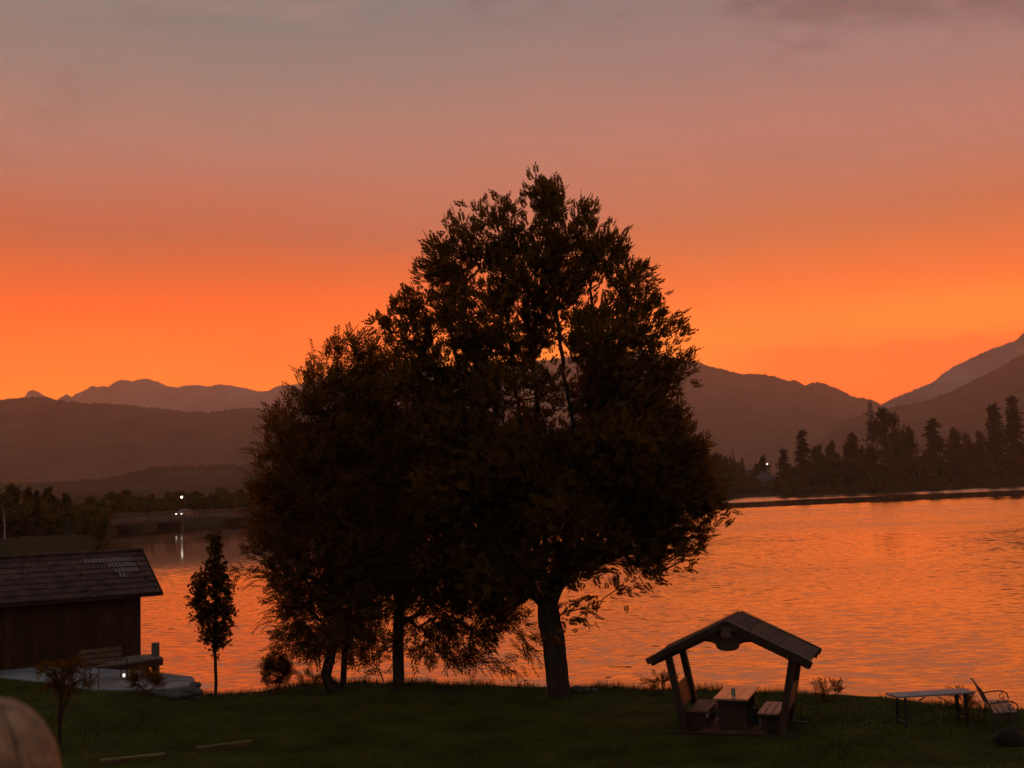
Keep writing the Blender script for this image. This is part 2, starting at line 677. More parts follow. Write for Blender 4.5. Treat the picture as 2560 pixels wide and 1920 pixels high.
nn.operation = 'NORMALIZE'
l.new(vadd(scl.outputs[0], (0, 0, 1)), nn.inputs[0])
l.new(nn.outputs[0], b_.inputs['Normal'])
MATS['water'] = wm

# ------------------------------------------------------------------ land and water
ZW = -0.6
SHORE_PX = [(-900, 1440), (-300, 1410), (0, 1380), (180, 1372), (240, 1364), (275, 1338), (300, 1330), (420, 1314), (620, 1304),
            (900, 1292), (1300, 1268), (1826, 1246), (2200, 1231), (2560, 1213.5), (2900, 1199), (3300, 1190)]
_sh = [onz(u, v, ZW) for u, v in SHORE_PX]
_saz = np.array([math.atan2(p.x, p.y) for p in _sh])
_sr = np.array([math.hypot(p.x, p.y) for p in _sh])
_saz = np.concatenate([[-math.pi, -1.6, -1.2], _saz, [1.2, 1.6, math.pi]])
_sr = np.concatenate([[60, 60, 90], _sr, [300, 60, 60]])


def shore_r(az):
    return np.interp(az, _saz, _sr)


def land_z(x, y):
    az, r = math.atan2(x, y), math.hypot(x, y)
    d = r - float(shore_r(az))
    z = ZW - 2.4 + 2.4 * min(1, max(0, (d + 12) / 12)) if d < 0 else ZW + min(d * .10, .9) + max(0, d - 40) * .006
    return z


NA = 420
az = np.linspace(-math.pi, math.pi, NA)
core = np.linspace(-.95, .95, 300)
az = np.unique(np.concatenate([az[(az < -.95) | (az > .95)], core]))
ss = [0, .5, .9, .96, 1, 1.01, 1.03, 1.06, 1.1, 1.15, 1.25, 1.5, 2, 3, 5, 9, 16, 30, 50]
V, Q = [], []
for a in az:
    r0 = float(shore_r(a))
    for s in ss:
        r = min(r0 * s, 11000)
        x, y = r * math.sin(a), r * math.cos(a)
        V.append((x, y, land_z(x, y) + (float(fbm(x / 30, y / 30, 5)) * .8 * min(1, max(0, (s - 1) * 20)))))
ns = len(ss)
for i in range(len(az) - 1):
    for j in range(ns - 1):
        Q.append((i * ns + j, i * ns + j + 1, (i + 1) * ns + j + 1, (i + 1) * ns + j))
gr = link('ground', npmesh('ground', V, Q, 'meadow', True))
tag(gr, kind='structure')

lake = MB().add([(-420, 24, ZW), (620, 24, ZW), (620, 720, ZW), (-420, 720, ZW)], [(0, 1, 2, 3)]).build('lake', 'water')
tag(lake, kind='structure')

# lawn with its bank
EDGE_PX = [(-600, 1690), (0, 1672), (300, 1680), (480, 1722), (498, 1736), (560, 1733), (648, 1727), (752, 1712), (830, 1704), (1000, 1709), (1380, 1715),
           (1620, 1723), (2083, 1733), (2220, 1741), (2420, 1770), (2560, 1774), (2900, 1800), (3500, 1830)]
_ed = [onz(u, v, 0) for u, v in EDGE_PX]
_ex, _ey = np.array([p.x for p in _ed]), np.array([p.y for p in _ed])
_o = np.argsort(_ex)
_ex, _ey = _ex[_o], _ey[_o]


def edge_y(x):
    return np.interp(x, _ex, _ey)


def lawn_z(x, y):
    d = np.asarray(y) - edge_y(x)
    z = (fbm(np.asarray(x) * .35, np.asarray(y) * .35, 3) - .5) * .10 + (fbm(np.asarray(x) * 1.7, np.asarray(y) * 1.7, 9) - .5) * .05
    z = z + .2 * np.clip((-9.35 - np.asarray(x)) / .9, 0, 1) * np.clip((np.asarray(y) - 28.5) / 3, 0, 1)
    fall = np.clip((d + .15) / 1.3, 0, 1)
    return z - fall * fall * (3 - 2 * fall) * 1.5


xs = np.concatenate([np.arange(-60, -18, 2.0), np.arange(-18, 16, .16), np.arange(16, 60, 2.0)])
td = np.concatenate([np.linspace(-70, -14, 16), np.linspace(-13.5, -1.5, 90), np.arange(-1.4, 2.0, .1)])
V, Q = [], []
Xg = np.repeat(xs, len(td))
Yg = np.repeat(edge_y(xs), len(td)) + np.tile(td, len(xs))
Zg = lawn_z(Xg, Yg)
nt = len(td)
for i in range(len(xs) - 1):
    for j in range(nt - 1):
        Q.append((i * nt + j, (i + 1) * nt + j, (i + 1) * nt + j + 1, i * nt + j + 1))
lawn = link('lawn', npmesh('lawn', np.stack([Xg, Yg, Zg], 1), Q, 'grass', True))
tag(lawn, kind='structure')


# mountains: a ridge traced by azimuth and height at its real distance, with slopes in front and behind
def mountain(name, pts, D, foot, m, seed, rough=1.0, back=900, tree=6.0, base_z=0.0):
    p = [at(u, v, D) for u, v in pts]
    px, pz = np.array([q.x for q in p]), np.array([q.z for q in p])
    nx = 1100
    x = np.linspace(px[0], px[-1], nx)
    z = np.interp(x, px, pz)
    step = (x[1] - x[0])
    zt = (fbm(x / (step * 2.2), x * 0 + seed, seed, 3) - .5) * tree * 2.4
    prof = np.concatenate([np.linspace(0, 1, 46), np.linspace(1.02, 1.6, 8)])
    V, Q = [], []
    X, Y, Z = [], [], []
    for t in prof:
        if t <= 1:
            yy = D - foot * (1 - t)
            hz = base_z + (z - base_z) * (t ** 1.25) + zt * max(0, (t - .94) / .06)
            w = math.sin(math.pi * t)
        else:
            yy = D + back * (t - 1)
            hz = z - (t - 1) * (z - base_z) * 1.6
            w = 0
        xx = x * (yy / D)
        gul = fbm(xx / 260 + seed, yy / 900, seed + 20, 4) - .5
        fine = fbm(xx / 70, yy / 70, seed + 40, 3) - .5
        X.append(xx)
        Y.append(np.full(nx, yy) + gul * foot * .18 * w * rough)
        Z.append(hz + gul * 90 * w * rough + fine * 14 * w)
    X, Y, Z = np.array(X), np.array(Y), np.array(Z)
    V = np.stack([X.ravel(), Y.ravel(), Z.ravel()], 1)
    i, j = np.meshgrid(np.arange(len(prof) - 1), np.arange(nx - 1), indexing='ij')
    a = (i * nx + j).ravel()
    Q = np.stack([a, a + 1, a + nx + 1, a + nx], 1)
    o = link(name, npmesh(name, V, Q, m, True))
    return tag(o, kind='structure')


k4 = lambda a: [(x * .2893, 920 + y * .2893) for x, y in a]
k7 = lambda a: [(600 + x * .3165, 780 + y * .3165) for x, y in a]
k5 = lambda a: [(1720 + x * .3797, 820 + y * .3797) for x, y in a]
far_pts = [(-900, 1010), (-500, 990), (-200, 1002)] + k4([(0, 290), (215, 250), (240, 205), (285, 188), (345, 212), (400, 250), (490, 275), (540, 245), (575, 225), (620, 250),
          (650, 225), (680, 215), (740, 190), (795, 150), (850, 165), (890, 155), (935, 163), (985, 125), (1045, 98), (1150, 115), (1200, 98), (1265, 90), (1370, 120),
          (1440, 155), (1530, 168), (1590, 152), (1700, 145), (1815, 162), (1870, 142), (1990, 150), (2050, 163), (2110, 165), (2212, 195)])
far_pts = [q for q in far_pts if q[0] < 600] + k7([(0, 595), (60, 605), (135, 625), (215, 625), (300, 583), (420, 573), (520, 568), (550, 575), (590, 540), (690, 510), (880, 495), (960, 452), (1070, 440), (1240, 455), (1700, 470)]) + [(1300, 940), (1600, 960)]
mountain('mountain_range', far_pts, 7400, 2600, 'rockface', 3, .8, tree=3)
mid_pts = [(-900, 1000), (-400, 990)] + k4([(0, 272), (130, 262), (280, 250), (400, 250), (480, 275), (640, 295), (1100, 318), (1330, 345), (1500, 360), (1780, 385), (2000, 355), (2120, 343)]) + k7([(60, 755), (150, 775), (400, 800), (900, 830)]) + [(1200, 1060), (1500, 1080)]
mountain('wooded_hill', mid_pts, 3300, 1500, 'forest', 5, 1.0, tree=4)
near_pts = [(-900, 1190), (-300, 1200)] + k4([(0, 1000), (500, 985), (900, 955), (1100, 915), (1190, 888), (1400, 855), (1700, 837), (2212, 835)]) + [(900, 1160), (1300, 1170), (1700, 1190)]
mountain('low_hill', near_pts, 1500, 700, 'forest', 8, .5, tree=3)
cen_pts = [(900, 1060), (1050, 985), (1200, 915), (1290, 903), (1370, 900), (1500, 880), (1600, 878)] + k5([(0, 213), (60, 222), (160, 255), (250, 275), (350, 303), (420, 303), (510, 308), (580, 320), (650, 345), (710, 345), (770, 378), (810, 360), (850, 355), (900, 365), (960, 390), (1100, 455), (1160, 460), (1200, 470), (1270, 503), (1400, 560)]) + [(2400, 1080), (2700, 1130)]
mountain('wooded_mountain', cen_pts, 5000, 2300, 'forest', 11, 1.0, tree=5)
r1 = k5([(1000, 640), (1180, 552), (1270, 505), (1340, 470), (1480, 410), (1620, 350), (1680, 300), (1740, 255), (1800, 230), (1860, 200), (1950, 155), (2030, 125), (2110, 100), (2150, 90), (2212, 35)]) + [(2640, 790), (2760, 745), (2950, 720), (3300, 760)]
mountain('rocky_mountain', r1, 4300, 1500, 'rockface', 14, 1.0, tree=5)
r2 = k5([(700, 860), (850, 745), (1000, 615), (1180, 560), (1300, 530), (1540, 485), (1700, 435), (2000, 285), (2212, 165)]) + [(2700, 820), (3000, 780), (3300, 800)]
mountain('wooded_spur', r2, 3300, 1500, 'forest', 17, .8, tree=4)

# evening haze filling the valley
hz = MB().box(-6300, 6300, -1200, 8250, -6, 860).build('haze', None)
hm = bpy.data.materials.new('haze')
hm.use_nodes = True
n_, l_ = hm.node_tree.nodes, hm.node_tree.links
n_.clear()
pv, ho = n_.new('ShaderNodeVolumePrincipled'), n_.new('ShaderNodeOutputMaterial')
pv.inputs['Color'].default_value = (.94, .72, .58, 1)
pv.inputs['Density'].default_value = 1.85e-4
pv.inputs['Anisotropy'].default_value = .68
l_.new(pv.outputs[0], ho.inputs['Volume'])
hz.data.materials.append(hm)
tag(hz, kind='stuff')

# ------------------------------------------------------------------ big trees
def leaf_template(kind):
    """quads of one leaf or sprig, rachis along +x, flat in xy; returns (n,4,3)"""
    q = []

    def lf(bx, by, ang, ln, wd, z=0.0, fold=.0):
        c, s = math.cos(ang), math.sin(ang)
        pts = [(0, 0, 0), (ln * .45, wd / 2, fold), (ln, 0, -ln * .12), (ln * .45, -wd / 2, fold)]
        q.append([(bx + x * c - y * s, by + x * s + y * c, z + zz) for x, y, zz in pts])
    if kind == 'ash':                      # pinnate leaf, four pairs and an end leaflet
        for i, t in enumerate((.28, .46, .64, .82)):
            for sg in (-1, 1):
                lf(t, 0, sg * 1.0, .44 - .02 * i, .20, -t * t * .12, .02)
        lf(.98, 0, 0, .42, .20, -.12, .02)
    elif kind == 'willow':                 # long narrow leaves along a twig
        for i in range(8):
            lf(i * .12, 0, (1 if i % 2 else -1) * (.75 - .03 * i), .44, .135, .01 * (i % 3) - i * i * .004, .01)
    elif kind == 'maple':                  # lobed leaves in a tuft
        for i in range(5):
            a = i * 2.4
            bx, by = .25 * i / 5 + .1, .12 * math.sin(a)
            for k in (-.9, 0, .9):
                lf(bx, by, a * .35 + k, .34, .16, .03 * math.cos(a))
    elif kind == 'shrub':
        for i in range(7):
            lf(i * .14, 0, (1 if i % 2 else -1) * .9, .34, .16, .02 * (i % 2), .01)
    else:                                  # 'clump' seen from far off
        for i in range(6):
            a = i * 1.05
            lf(.3 * math.cos(a * 2.3), .3 * math.sin(a * 1.7), a, .75, .42, .25 * math.sin(a * 3.1), .1)
    return np.array(q)


TEMPL = {k: leaf_template(k) for k in ('ash', 'willow', 'maple', 'shrub', 'clump')}


def leaves_mesh(name, P, Dv, size, kind, m, roll=1.2, g=None):
    """place the template at points P, pointing along Dv"""
    g = g or rng
    N = len(P)
    T = TEMPL[kind]
    D_ = Dv / (np.linalg.norm(Dv, axis=1, keepdims=True) + 1e-9)
    up = np.tile([0, 0, 1.0], (N, 1)) + g.normal(0, roll * .5, (N, 3))
    Yv = np.cross(up, D_)
    Yv /= (np.linalg.norm(Yv, axis=1, keepdims=True) + 1e-9)
    Zv = np.cross(D_, Yv)
    sz = (size * g.uniform(.7, 1.25, N))[:, None]
    t = T.reshape(-1, 3)
    V = P[:, None, :] + sz[:, :, None] * (t[None, :, 0:1] * D_[:, None, :] + t[None, :, 1:2] * Yv[:, None, :] + t[None, :, 2:3] * Zv[:, None, :])
    V = V.reshape(-1, 3)
    Q = np.arange(len(V)).reshape(-1, 4)
    return npmesh(name, V, Q, m)


class Skeleton:
    def __init__(s):
        s.p, s.par = [], []

    def add(s, p, par):
        s.p.append(np.asarray(p, float))
        s.par.append(par)
        return len(s.p) - 1

    def line(s, pts, par=-1, step=.25, jit=.03):
        last = par
        cur = np.asarray(pts[0], float)
        if par < 0:
            last = s.add(cur, -1)
        else:
            cur = s.p[par]
            pts = [cur] + list(pts)
        for a in pts[1:]:
            a = np.asarray(a, float)
            L = np.linalg.norm(a - cur)
            k = max(1, int(L / step))
            c0 = cur
            for i in range(1, k + 1):
                q = c0 + (a - c0) * i / k
                if i < k:
                    q = q + rng.normal(0, jit, 3)
                last = s.add(q, last)
            cur = a
        return last

    def attach(s, A, minz, step=.28, jit=.035, bias=.7):
        """join each attractor to the best existing node; returns tip indices"""
        tips = []
        cap = len(s.p) + len(A) * 16 + 64
        buf = np.zeros((cap, 3))
        buf[:len(s.p)] = np.array(s.p)
        for a in A:
            P = buf[:len(s.p)]
            d = np.sqrt(((P - a) ** 2).sum(1))
            cost = d + bias * np.maximum(0, P[:, 2] - a[2] + .15 * d) + 50 * (P[:, 2] < minz)
            k = int(np.argmin(cost))
            n = min(15, max(1, int(d[k] / step)))
            p0 = P[k].copy()
            last = k
            sag = .12 * d[k]
            for i in range(1, n + 1):
                t = i / n
                q = p0 + (a - p0) * t
                q[2] += sag * math.sin(math.pi * t) * .5
                if i < n:
                    q = q + rng.normal(0, jit, 3)
                last = s.add(q, last)
                buf[last] = q
            tips.append(last)
        return tips

    def radii(s, tip=.006, expo=2.35, rbase=None):
        n = len(s.p)
        acc = np.zeros(n)
        kids = np.zeros(n, int)
        for i in range(n):
            if s.par[i] >= 0:
                kids[s.par[i]] += 1
        for i in range(n - 1, -1, -1):
            if kids[i] == 0:
                acc[i] = tip ** expo
            if s.par[i] >= 0:
                acc[s.par[i]] += acc[i]
        r = acc ** (1 / expo)
        if rbase:
            r = r * (rbase / r[0]) ** (np.clip((r - tip) / (r[0] - tip), 0, 1) ** .35)
        return r

    def mesh(s, name, r, m, n=6):
        P, par = np.array(s.p), np.array(s.par)
        idx = np.where(par >= 0)[0]
        A, B = P[par[idx]], P[idx]
        ra, rb = r[par[idx]], r[idx]
        ra = np.minimum(ra, rb * 1.5)
        ax = B - A
        L = np.linalg.norm(ax, axis=1, keepdims=True)
        ax = ax / (L + 1e-9)
        B = B + ax * (rb[:, None] * .25)
        ref = np.where(np.abs(ax[:, 2:3]) < .9, [[0, 0, 1.0]], [[1.0, 0, 0]])
        u = np.cross(ax, ref)
        u /= np.linalg.norm(u, axis=1, keepdims=True)
        w = np.cross(ax, u)
        an = np.arange(n) * 2 * math.pi / n
        ring = u[:, None, :] * np.cos(an)[None, :, None] + w[:, None, :] * np.sin(an)[None, :, None]
        V = np.concatenate([A[:, None, :] + ring * ra[:, None, None], B[:, None, :] + ring * rb[:, None, None]], 1).reshape(-1, 3)
        k = np.arange(len(idx))[:, None] * (2 * n)
        j = np.arange(n)[None, :]
        Q = np.stack([k + j, k + (j + 1) % n, k + n + (j + 1) % n, k + n + j], 2).reshape(-1, 4)
        return npmesh(name, V, Q, m, True)


def lobes_world(lobes, D, inset=0):
    """(u, v, ru, rv[, depth offset, weight]) in photo pixels at the tree's distance -> ellipsoids in metres"""
    out = []
    for L in lobes:
        u, v, ru, rv = L[:4]
        ru, rv = max(min(ru, 10), ru - inset), max(min(rv, 14), rv - inset * .8)
        off = L[4] if len(L) > 4 else 0
        w = L[5] if len(L) > 5 else 1
        c = at(u, v, D + off)
        k = (D + off) / F_PX
        out.append((np.array(c), np.array([ru * k, (ru + rv) / 2 * k * 1.05, rv * k]), w))
    return out


def sample_lobes(lw, dens, holes=(), g=None, inner=.35):
    g = g or rng
    A = []
    for c, r, w in lw:
        n = max(3, int(dens * w * (r[0] * r[1] * r[2]) ** .72))
        d = g.normal(0, 1, (n, 3))
        d /= np.linalg.norm(d, axis=1, keepdims=True)
        rad = (inner + (1 - inner) * g.uniform(0, 1, n)) ** .6
        A.append(c + d * r * rad[:, None])
    A = np.concatenate(A)
    keep = np.ones(len(A), bool)
    for c, rx, rz in holes:
        keep &= ((A[:, 0] - c[0]) / rx) ** 2 + ((A[:, 2] - c[2]) / rz) ** 2 > 1
    A = A[keep]
    return A


def grow(name, label, cat, base, trunks, lobes, D, dens, kind, lm, leaf, per, rbase, minz, spread=.3, tipr=.006, updown=.2, holes=(), seed=1, group=None, bias=.7, inner=.35, inset=0):
    g = np.random.default_rng(seed)
    root = thing(name, label, cat, base)
    if group:
        root['group'] = group
    b = np.array(base)
    sk = Skeleton()
    first = None
    for tr in trunks:
        pts = [np.array(p) - b for p in tr['pts']]
        if tr.get('from') is None and first is not None and not tr.get('own'):
            # start from the closest node of what exists
            P = np.array(sk.p)
            par = int(np.argmin(np.linalg.norm(P - pts[0], axis=1)))
            sk.line(pts[1:], par, .22, .02)
        else:
            sk.line(pts, -1 if first is None else 0, .2, .012)
            first = 0
    lw = [(c - b, r, w) for c, r, w in lobes_world(lobes, D, inset)]
    hl = [(np.array(at(u, v, D)) - b, ru * D / F_PX, rv * D / F_PX) for u, v, ru, rv in holes]
    A = sample_lobes(lw, dens, hl, g, inner)
    fork = np.array(sk.p[min(len(sk.p) - 1, 12)])
    A = A[np.argsort(np.linalg.norm(A - fork, axis=1))]
    tips = sk.attach(A, minz, bias=bias)
    r = sk.radii(tipr, 2.4, rbase)
    link('trunk', sk.mesh('trunk', r, 'bark', 7), root)
    # leaves sit on the outer twigs
    P, par = np.array(sk.p), np.array(sk.par)
    pts, dirs = [], []
    cen = np.mean([c for c, _, _ in lw], axis=0)
    for t in tips:
        chain = [t]
        while len(chain) < 4 and par[chain[-1]] >= 0:
            chain.append(par[chain[-1]])
        tw = P[chain[0]] - P[chain[-1]]
        tw = tw / (np.linalg.norm(tw) + 1e-6)
        for k in range(per):
            c = P[chain[int(g.integers(0, min(3, len(chain))))]]
            o = np.clip(g.normal(0, spread, 3), -1.5 * spread, 1.5 * spread)
            pts.append(c + o * np.array([1, 1, .8]))
            out = (c - cen)
            out[2] *= .4
            out = out / (np.linalg.norm(out) + 1e-6)
            dirs.append(tw * .7 + out * .5 + g.normal(0, .55, 3) + np.array([0, 0, updown]) + o * .8)
    pts, dirs = np.array(pts), np.array(dirs)
    if len(hl):
        keep = np.ones(len(pts), bool)
        for c, rx, rz in hl:
            keep &= ((pts[:, 0] - c[0]) / (rx * .9)) ** 2 + ((pts[:, 2] - c[2]) / (rz * .9)) ** 2 > g.uniform(.25, 1.1, len(pts))
        pts, dirs = pts[keep], dirs[keep]
    link('crown', leaves_mesh('crown', pts, dirs, leaf, kind, lm, g=g), root)
    return root


def W(u, v, D):
    return tuple(at(u, v, D))


# the tall ash
DM = 31.5
mb = onz(1398, 1735, 0)
MB_ = (mb.x, DM - .2, float(lawn_z(mb.x, DM - .2)) - .05)
ash_trunks = [
    {'pts': [MB_, W(1392, 1680, DM), W(1384, 1600, DM), W(1372, 1540, DM), W(1366, 1480, DM)]},
    {'pts': [W(1372, 1540, DM), W(1400, 1465, DM), W(1440, 1425, DM), W(1500, 1385, DM + .2), W(1590, 1340, DM + .4), W(1680, 1300, DM + .3)]},
    {'pts': [W(1368, 1500, DM), W(1410, 1400, DM - .3), W(1425, 1250, DM - .4), W(1432, 1060, DM - .3), W(1400, 860, DM - .2), W(1375, 640, DM), W(1367, 470, DM)]},
    {'pts': [W(1366, 1480, DM), W(1345, 1380, DM + .3), W(1318, 1220, DM + .4), W(1300, 1050, DM + .3), W(1275, 860, DM + .3), W(1255, 700, DM + .2), W(1245, 560, DM)]},
    {'pts': [W(1362, 1420, DM), W(1365, 1300, DM + .8), W(1350, 1100, DM + 1.0), W(1330, 900, DM + .8), W(1300, 700, DM + .6)]},
    {'pts': [W(1345, 1390, DM + .2), W(1280, 1280, DM - .5), W(1220, 1120, DM - .8), W(1160, 960, DM - .6), W(1120, 800, DM - .3)]},
    {'pts': [W(1420, 1380, DM - .2), W(1480, 1260, DM - .8), W(1530, 1100, DM - .9), W(1550, 940, DM - .7), W(1545, 780, DM - .3)]},
    {'pts': [W(1425, 1250, DM - .3), W(1470, 1080, DM + .6), W(1490, 880, DM + .6), W(1470, 640, DM + .2)]},
    {'pts': [W(1450, 1415, DM), W(1530, 1310, DM + .9), W(1620, 1180, DM + .9), W(1660, 1050, DM + .6)]},
    {'pts': [W(1370, 1520, DM), W(1300, 1440, DM + .5), W(1230, 1370, DM + .8), W(1170, 1300, DM + .8)]},
    {'pts': [W(1380, 1560, DM), W(1410, 1530, DM - .2), W(1460, 1520, DM - .3)]},
]
ash_lobes = [
    (1366, 500, 40, 74, 0, 1.6), (1350, 960, 60, 60, -.9, 1.2), (1330, 1060, 60, 60, .9, 1.2), (1390, 1000, 50, 60, 1.0, 1), (1366, 590, 72, 95), (1258, 600, 62, 92), (1200, 610, 42, 90, -.3), (1464, 585, 48, 78), (1440, 660, 90, 90),
    (1150, 650, 62, 92), (1310, 700, 110, 120), (1526, 665, 52, 88), (1100, 740, 72, 100), (1570, 740, 58, 90), (1420, 790, 120, 110, .8),
    (1200, 800, 110, 110, -.6), (1600, 830, 62, 120), (1050, 830, 72, 80), (1290, 840, 110, 100, 1), (1000, 860, 42, 60, 0, .7), (1505, 850, 100, 120, -.6),
    (1672, 860, 34, 70, 0, .8), (1140, 920, 110, 90), (1650, 950, 62, 70), (1040, 950, 100, 80), (1560, 980, 120, 110), (1240, 980, 90, 90, -.8), (1690, 940, 32, 50, 0, .8),
    (1490, 1000, 90, 90, .8), (1130, 1060, 130, 110), (1640, 1080, 100, 100), (1545, 1120, 130, 110, -.8), (1420, 1150, 130, 110, .6), (1250, 1150, 140, 120, -.5),
    (1700, 1140, 70, 90), (1740, 1220, 72, 70), (1650, 1220, 120, 100), (1770, 1270, 52, 52), (1540, 1260, 130, 100, .5), (1400, 1270, 120, 100, -.8), (1250, 1290, 130, 110, .5), (1130, 1220, 120, 110),
    (1690, 1330, 100, 62), (1600, 1370, 110, 62), (1700, 1400, 44, 38), (1625, 1425, 44, 36), (1560, 1450, 34, 34, 0, .8), (1575, 1480, 24, 26, 0, .8), (1490, 1400, 60, 40), (1440, 1400, 70, 60, -.7, 1.3), (1360, 1420, 70, 60, -.8, 1.2), (1500, 1350, 80, 50, -.9, 1.2), (1250, 1440, 80, 60, -.5, 1.2), (1420, 1300, 90, 70, -1.3, 1),
    (1440, 1515, 40, 22, -.3, .9), (1480, 1532, 34, 20, -.3, .9), (1412, 1568, 22, 22, -.2, .7), (1300, 1390, 90, 72), (1215, 1400, 90, 90), (1320, 1470, 52, 46, .4),
    (1270, 1480, 60, 60, .5)] + [(u_, v_, 17, 40, 0, 2.2) for u_, v_ in ((1334, 482), (1197, 535), (1258, 528), (1464, 530), (1150, 575), (1526, 598), (1100, 626), (1555, 640), (1602, 688), (1070, 676), (1038, 748), (1005, 768), (1631, 760), (1678, 818), (968, 822), (1700, 905), (1399, 500), (1290, 540), (1430, 545))]
ash_lobes = [(a_[0], a_[1], a_[2], a_[3], a_[4] if len(a_) > 4 else 0, (a_[5] if len(a_) > 5 else 1) * (.66 if a_[1] < 1010 and a_[2] > 30 else 1)) for a_ in ash_lobes]
ash_holes = [(1368, 890, 24, 26), (1300, 660, 14, 20), (1336, 1000, 9, 24), (1272, 1060, 10, 18), (1128, 910, 22, 24), (1460, 745, 22, 26), (1292, 780, 18, 18), (1590, 900, 16, 20), (1420, 830, 18, 30), (1495, 1345, 16, 10), (1080, 790, 26, 16), (1250, 820, 14, 18), (1300, 505, 15, 56), (1228, 525, 11, 44), (1174, 560, 11, 40), (1432, 510, 17, 58), (1500, 565, 14, 48), (1130, 604, 9, 28), (1576, 640, 9, 30), (1062, 730, 14, 18)]
grow('ash_tree', 'tallest tree, a broad leafy ash with one thick trunk in the middle', 'tree', MB_, ash_trunks, ash_lobes, DM, 205, 'ash', 'leaf_ash',
     .26, 6, .30, 1.9, .20, .007, .42, ash_holes, 11, inset=24)

# willow-like tree on the left, with two stems
DA = 33.2
ab = at(835, 1703, DA)
AB = (ab.x, DA, float(lawn_z(ab.x, DA)) - .06)
wil_trunks = [
    {'pts': [AB, W(815, 1690, DA), W(828, 1630, DA), W(838, 1560, DA), W(830, 1450, DA), W(800, 1300, DA + .2), W(770, 1120, DA + .2), W(790, 960, DA)]},
    {'pts': [W(858, 1705, DA + .25), W(862, 1640, DA + .2), W(868, 1560, DA + .2), W(890, 1420, DA + .3), W(905, 1240, DA + .3), W(900, 1060, DA + .2), W(890, 880, DA)], 'own': 1},
    {'pts': [W(835, 1580, DA), W(780, 1530, DA - .3), W(730, 1480, DA - .4), W(690, 1380, DA - .4)]},
    {'pts': [W(805, 1320, DA), W(740, 1240, DA - .3), W(690, 1150, DA - .3)]},
    {'pts': [W(885, 1440, DA + .2), W(940, 1300, DA - .5), W(960, 1140, DA - .4), W(960, 980, DA)]},
]
wil_lobes = [
    (885, 850, 46, 30, 0, .8), (835, 885, 40, 34, 0, .8), (930, 900, 60, 50), (790, 930, 44, 36, 0, .7), (962, 850, 26, 36, 0, .5), (870, 950, 80, 50), (960, 980, 80, 70), (760, 990, 40, 46, 0, .8), (820, 1020, 80, 62), (700, 1040, 34, 40, 0, .8),
    (720, 1110, 60, 66), (800, 1130, 100, 90), (910, 1090, 110, 100), (665, 1120, 30, 46, 0, .7), (680, 1210, 52, 66), (780, 1240, 110, 100, .4), (900, 1230, 120, 110), (650, 1270, 30, 70, 0, .9),
    (700, 1330, 62, 76), (800, 1370, 100, 90), (900, 1380, 100, 100), (640, 1370, 28, 40, 0, .8), (690, 1430, 44, 44), (620, 1430, 26, 18, 0, .6), (760, 1470, 80, 62), (860, 1500, 80, 72), (710, 1530, 44, 36, 0, .8),
    (690, 1580, 30, 26, 0, .8), (770, 1570, 60, 40), (800, 1620, 44, 28, 0, .8), (730, 1610, 30, 16, 0, .7), (880, 1590, 40, 34, 0, .7), (580, 1430, 26, 26, 0, .5), (760, 1615, 50, 30, -.3, .7), (880, 1620, 40, 30, -.4, .5), (915, 1600, 40, 40, -.2, .6), (700, 1600, 40, 26, 0, .7), (850, 1570, 60, 44, -.6, .8)]
grow('willow_tree', 'bushy narrow-leaved tree with two close stems, left edge of the tree group', 'tree', AB, wil_trunks, [(a_[0], a_[1], a_[2], a_[3], a_[4] if len(a_) > 4 else 0, (a_[5] if len(a_) > 5 else 1) * (1.2 if a_[1] > 1330 else 1)) for a_ in wil_lobes], DA, 240, 'willow', 'leaf_willow',
     .33, 4, .17, .75, .18, .006, .1, [], 12, inset=14)

# the middle tree
DB = 33.0
bb = at(996, 1712, DB)
BB = (bb.x, DB, float(lawn_z(bb.x, DB)) - .05)
mid_trunks = [
    {'pts': [BB, W(996, 1660, DB), W(995, 1600, DB), W(1000, 1520, DB), W(1010, 1430, DB), W(1010, 1300, DB), W(1020, 1150, DB)]},
    {'pts': [W(1000, 1570, DB), W(1060, 1530, DB - .2), W(1120, 1490, DB - .4), W(1190, 1470, DB - .5), W(1250, 1490, DB - .5), W(1300, 1550, DB - .5)]},
    {'pts': [W(998, 1630, DB), W(1040, 1628, DB - .1), W(1058, 1612, DB - .2)]},
    {'pts': [W(1005, 1480, DB), W(1060, 1390, DB + .3), W(1110, 1290, DB + .3)]},
    {'pts': [W(1000, 1500, DB), W(940, 1420, DB + .4), W(920, 1300, DB + .4)]},
    {'pts': [W(962, 1712, DB + .3), W(950, 1680, DB + .3), W(934, 1655, DB + .3), W(930, 1620, DB + .3), W(945, 1560, DB + .2)], 'own': 1},
]
mid_lobes = [
    (1020, 1150, 120, 110), (1080, 1080, 90, 80), (1000, 1290, 120, 110), (1110, 1250, 100, 100), (930, 1350, 100, 100), (1060, 1390, 110, 90), (1160, 1390, 80, 80), (960, 1470, 90, 80), (1080, 1480, 90, 62),
    (1170, 1490, 80, 52), (1240, 1530, 62, 50), (1120, 1560, 70, 44, 0, .9), (1210, 1590, 56, 40, 0, .8), (1180, 1640, 40, 26, 0, .7), (1110, 1630, 34, 24, 0, .6), (1310, 1590, 34, 40, 0, .8), (1330, 1640, 26, 28, 0, .7),
    (1265, 1660, 22, 24, 0, .7), (1295, 1690, 12, 14, 0, .5), (930, 1560, 50, 50, 0, .8), (960, 1630, 34, 30, 0, .6), (1050, 1580, 40, 30, 0, .7), (880, 1640, 26, 24, 0, .6), (1240, 1450, 60, 50), (1060, 1615, 40, 30, -.4, .6), (1120, 1630, 56, 34, -.3, .7), (1190, 1655, 40, 24, -.2, .6), (1020, 1590, 44, 34, -.5, .6), (925, 1660, 26, 22, .2, .5)]
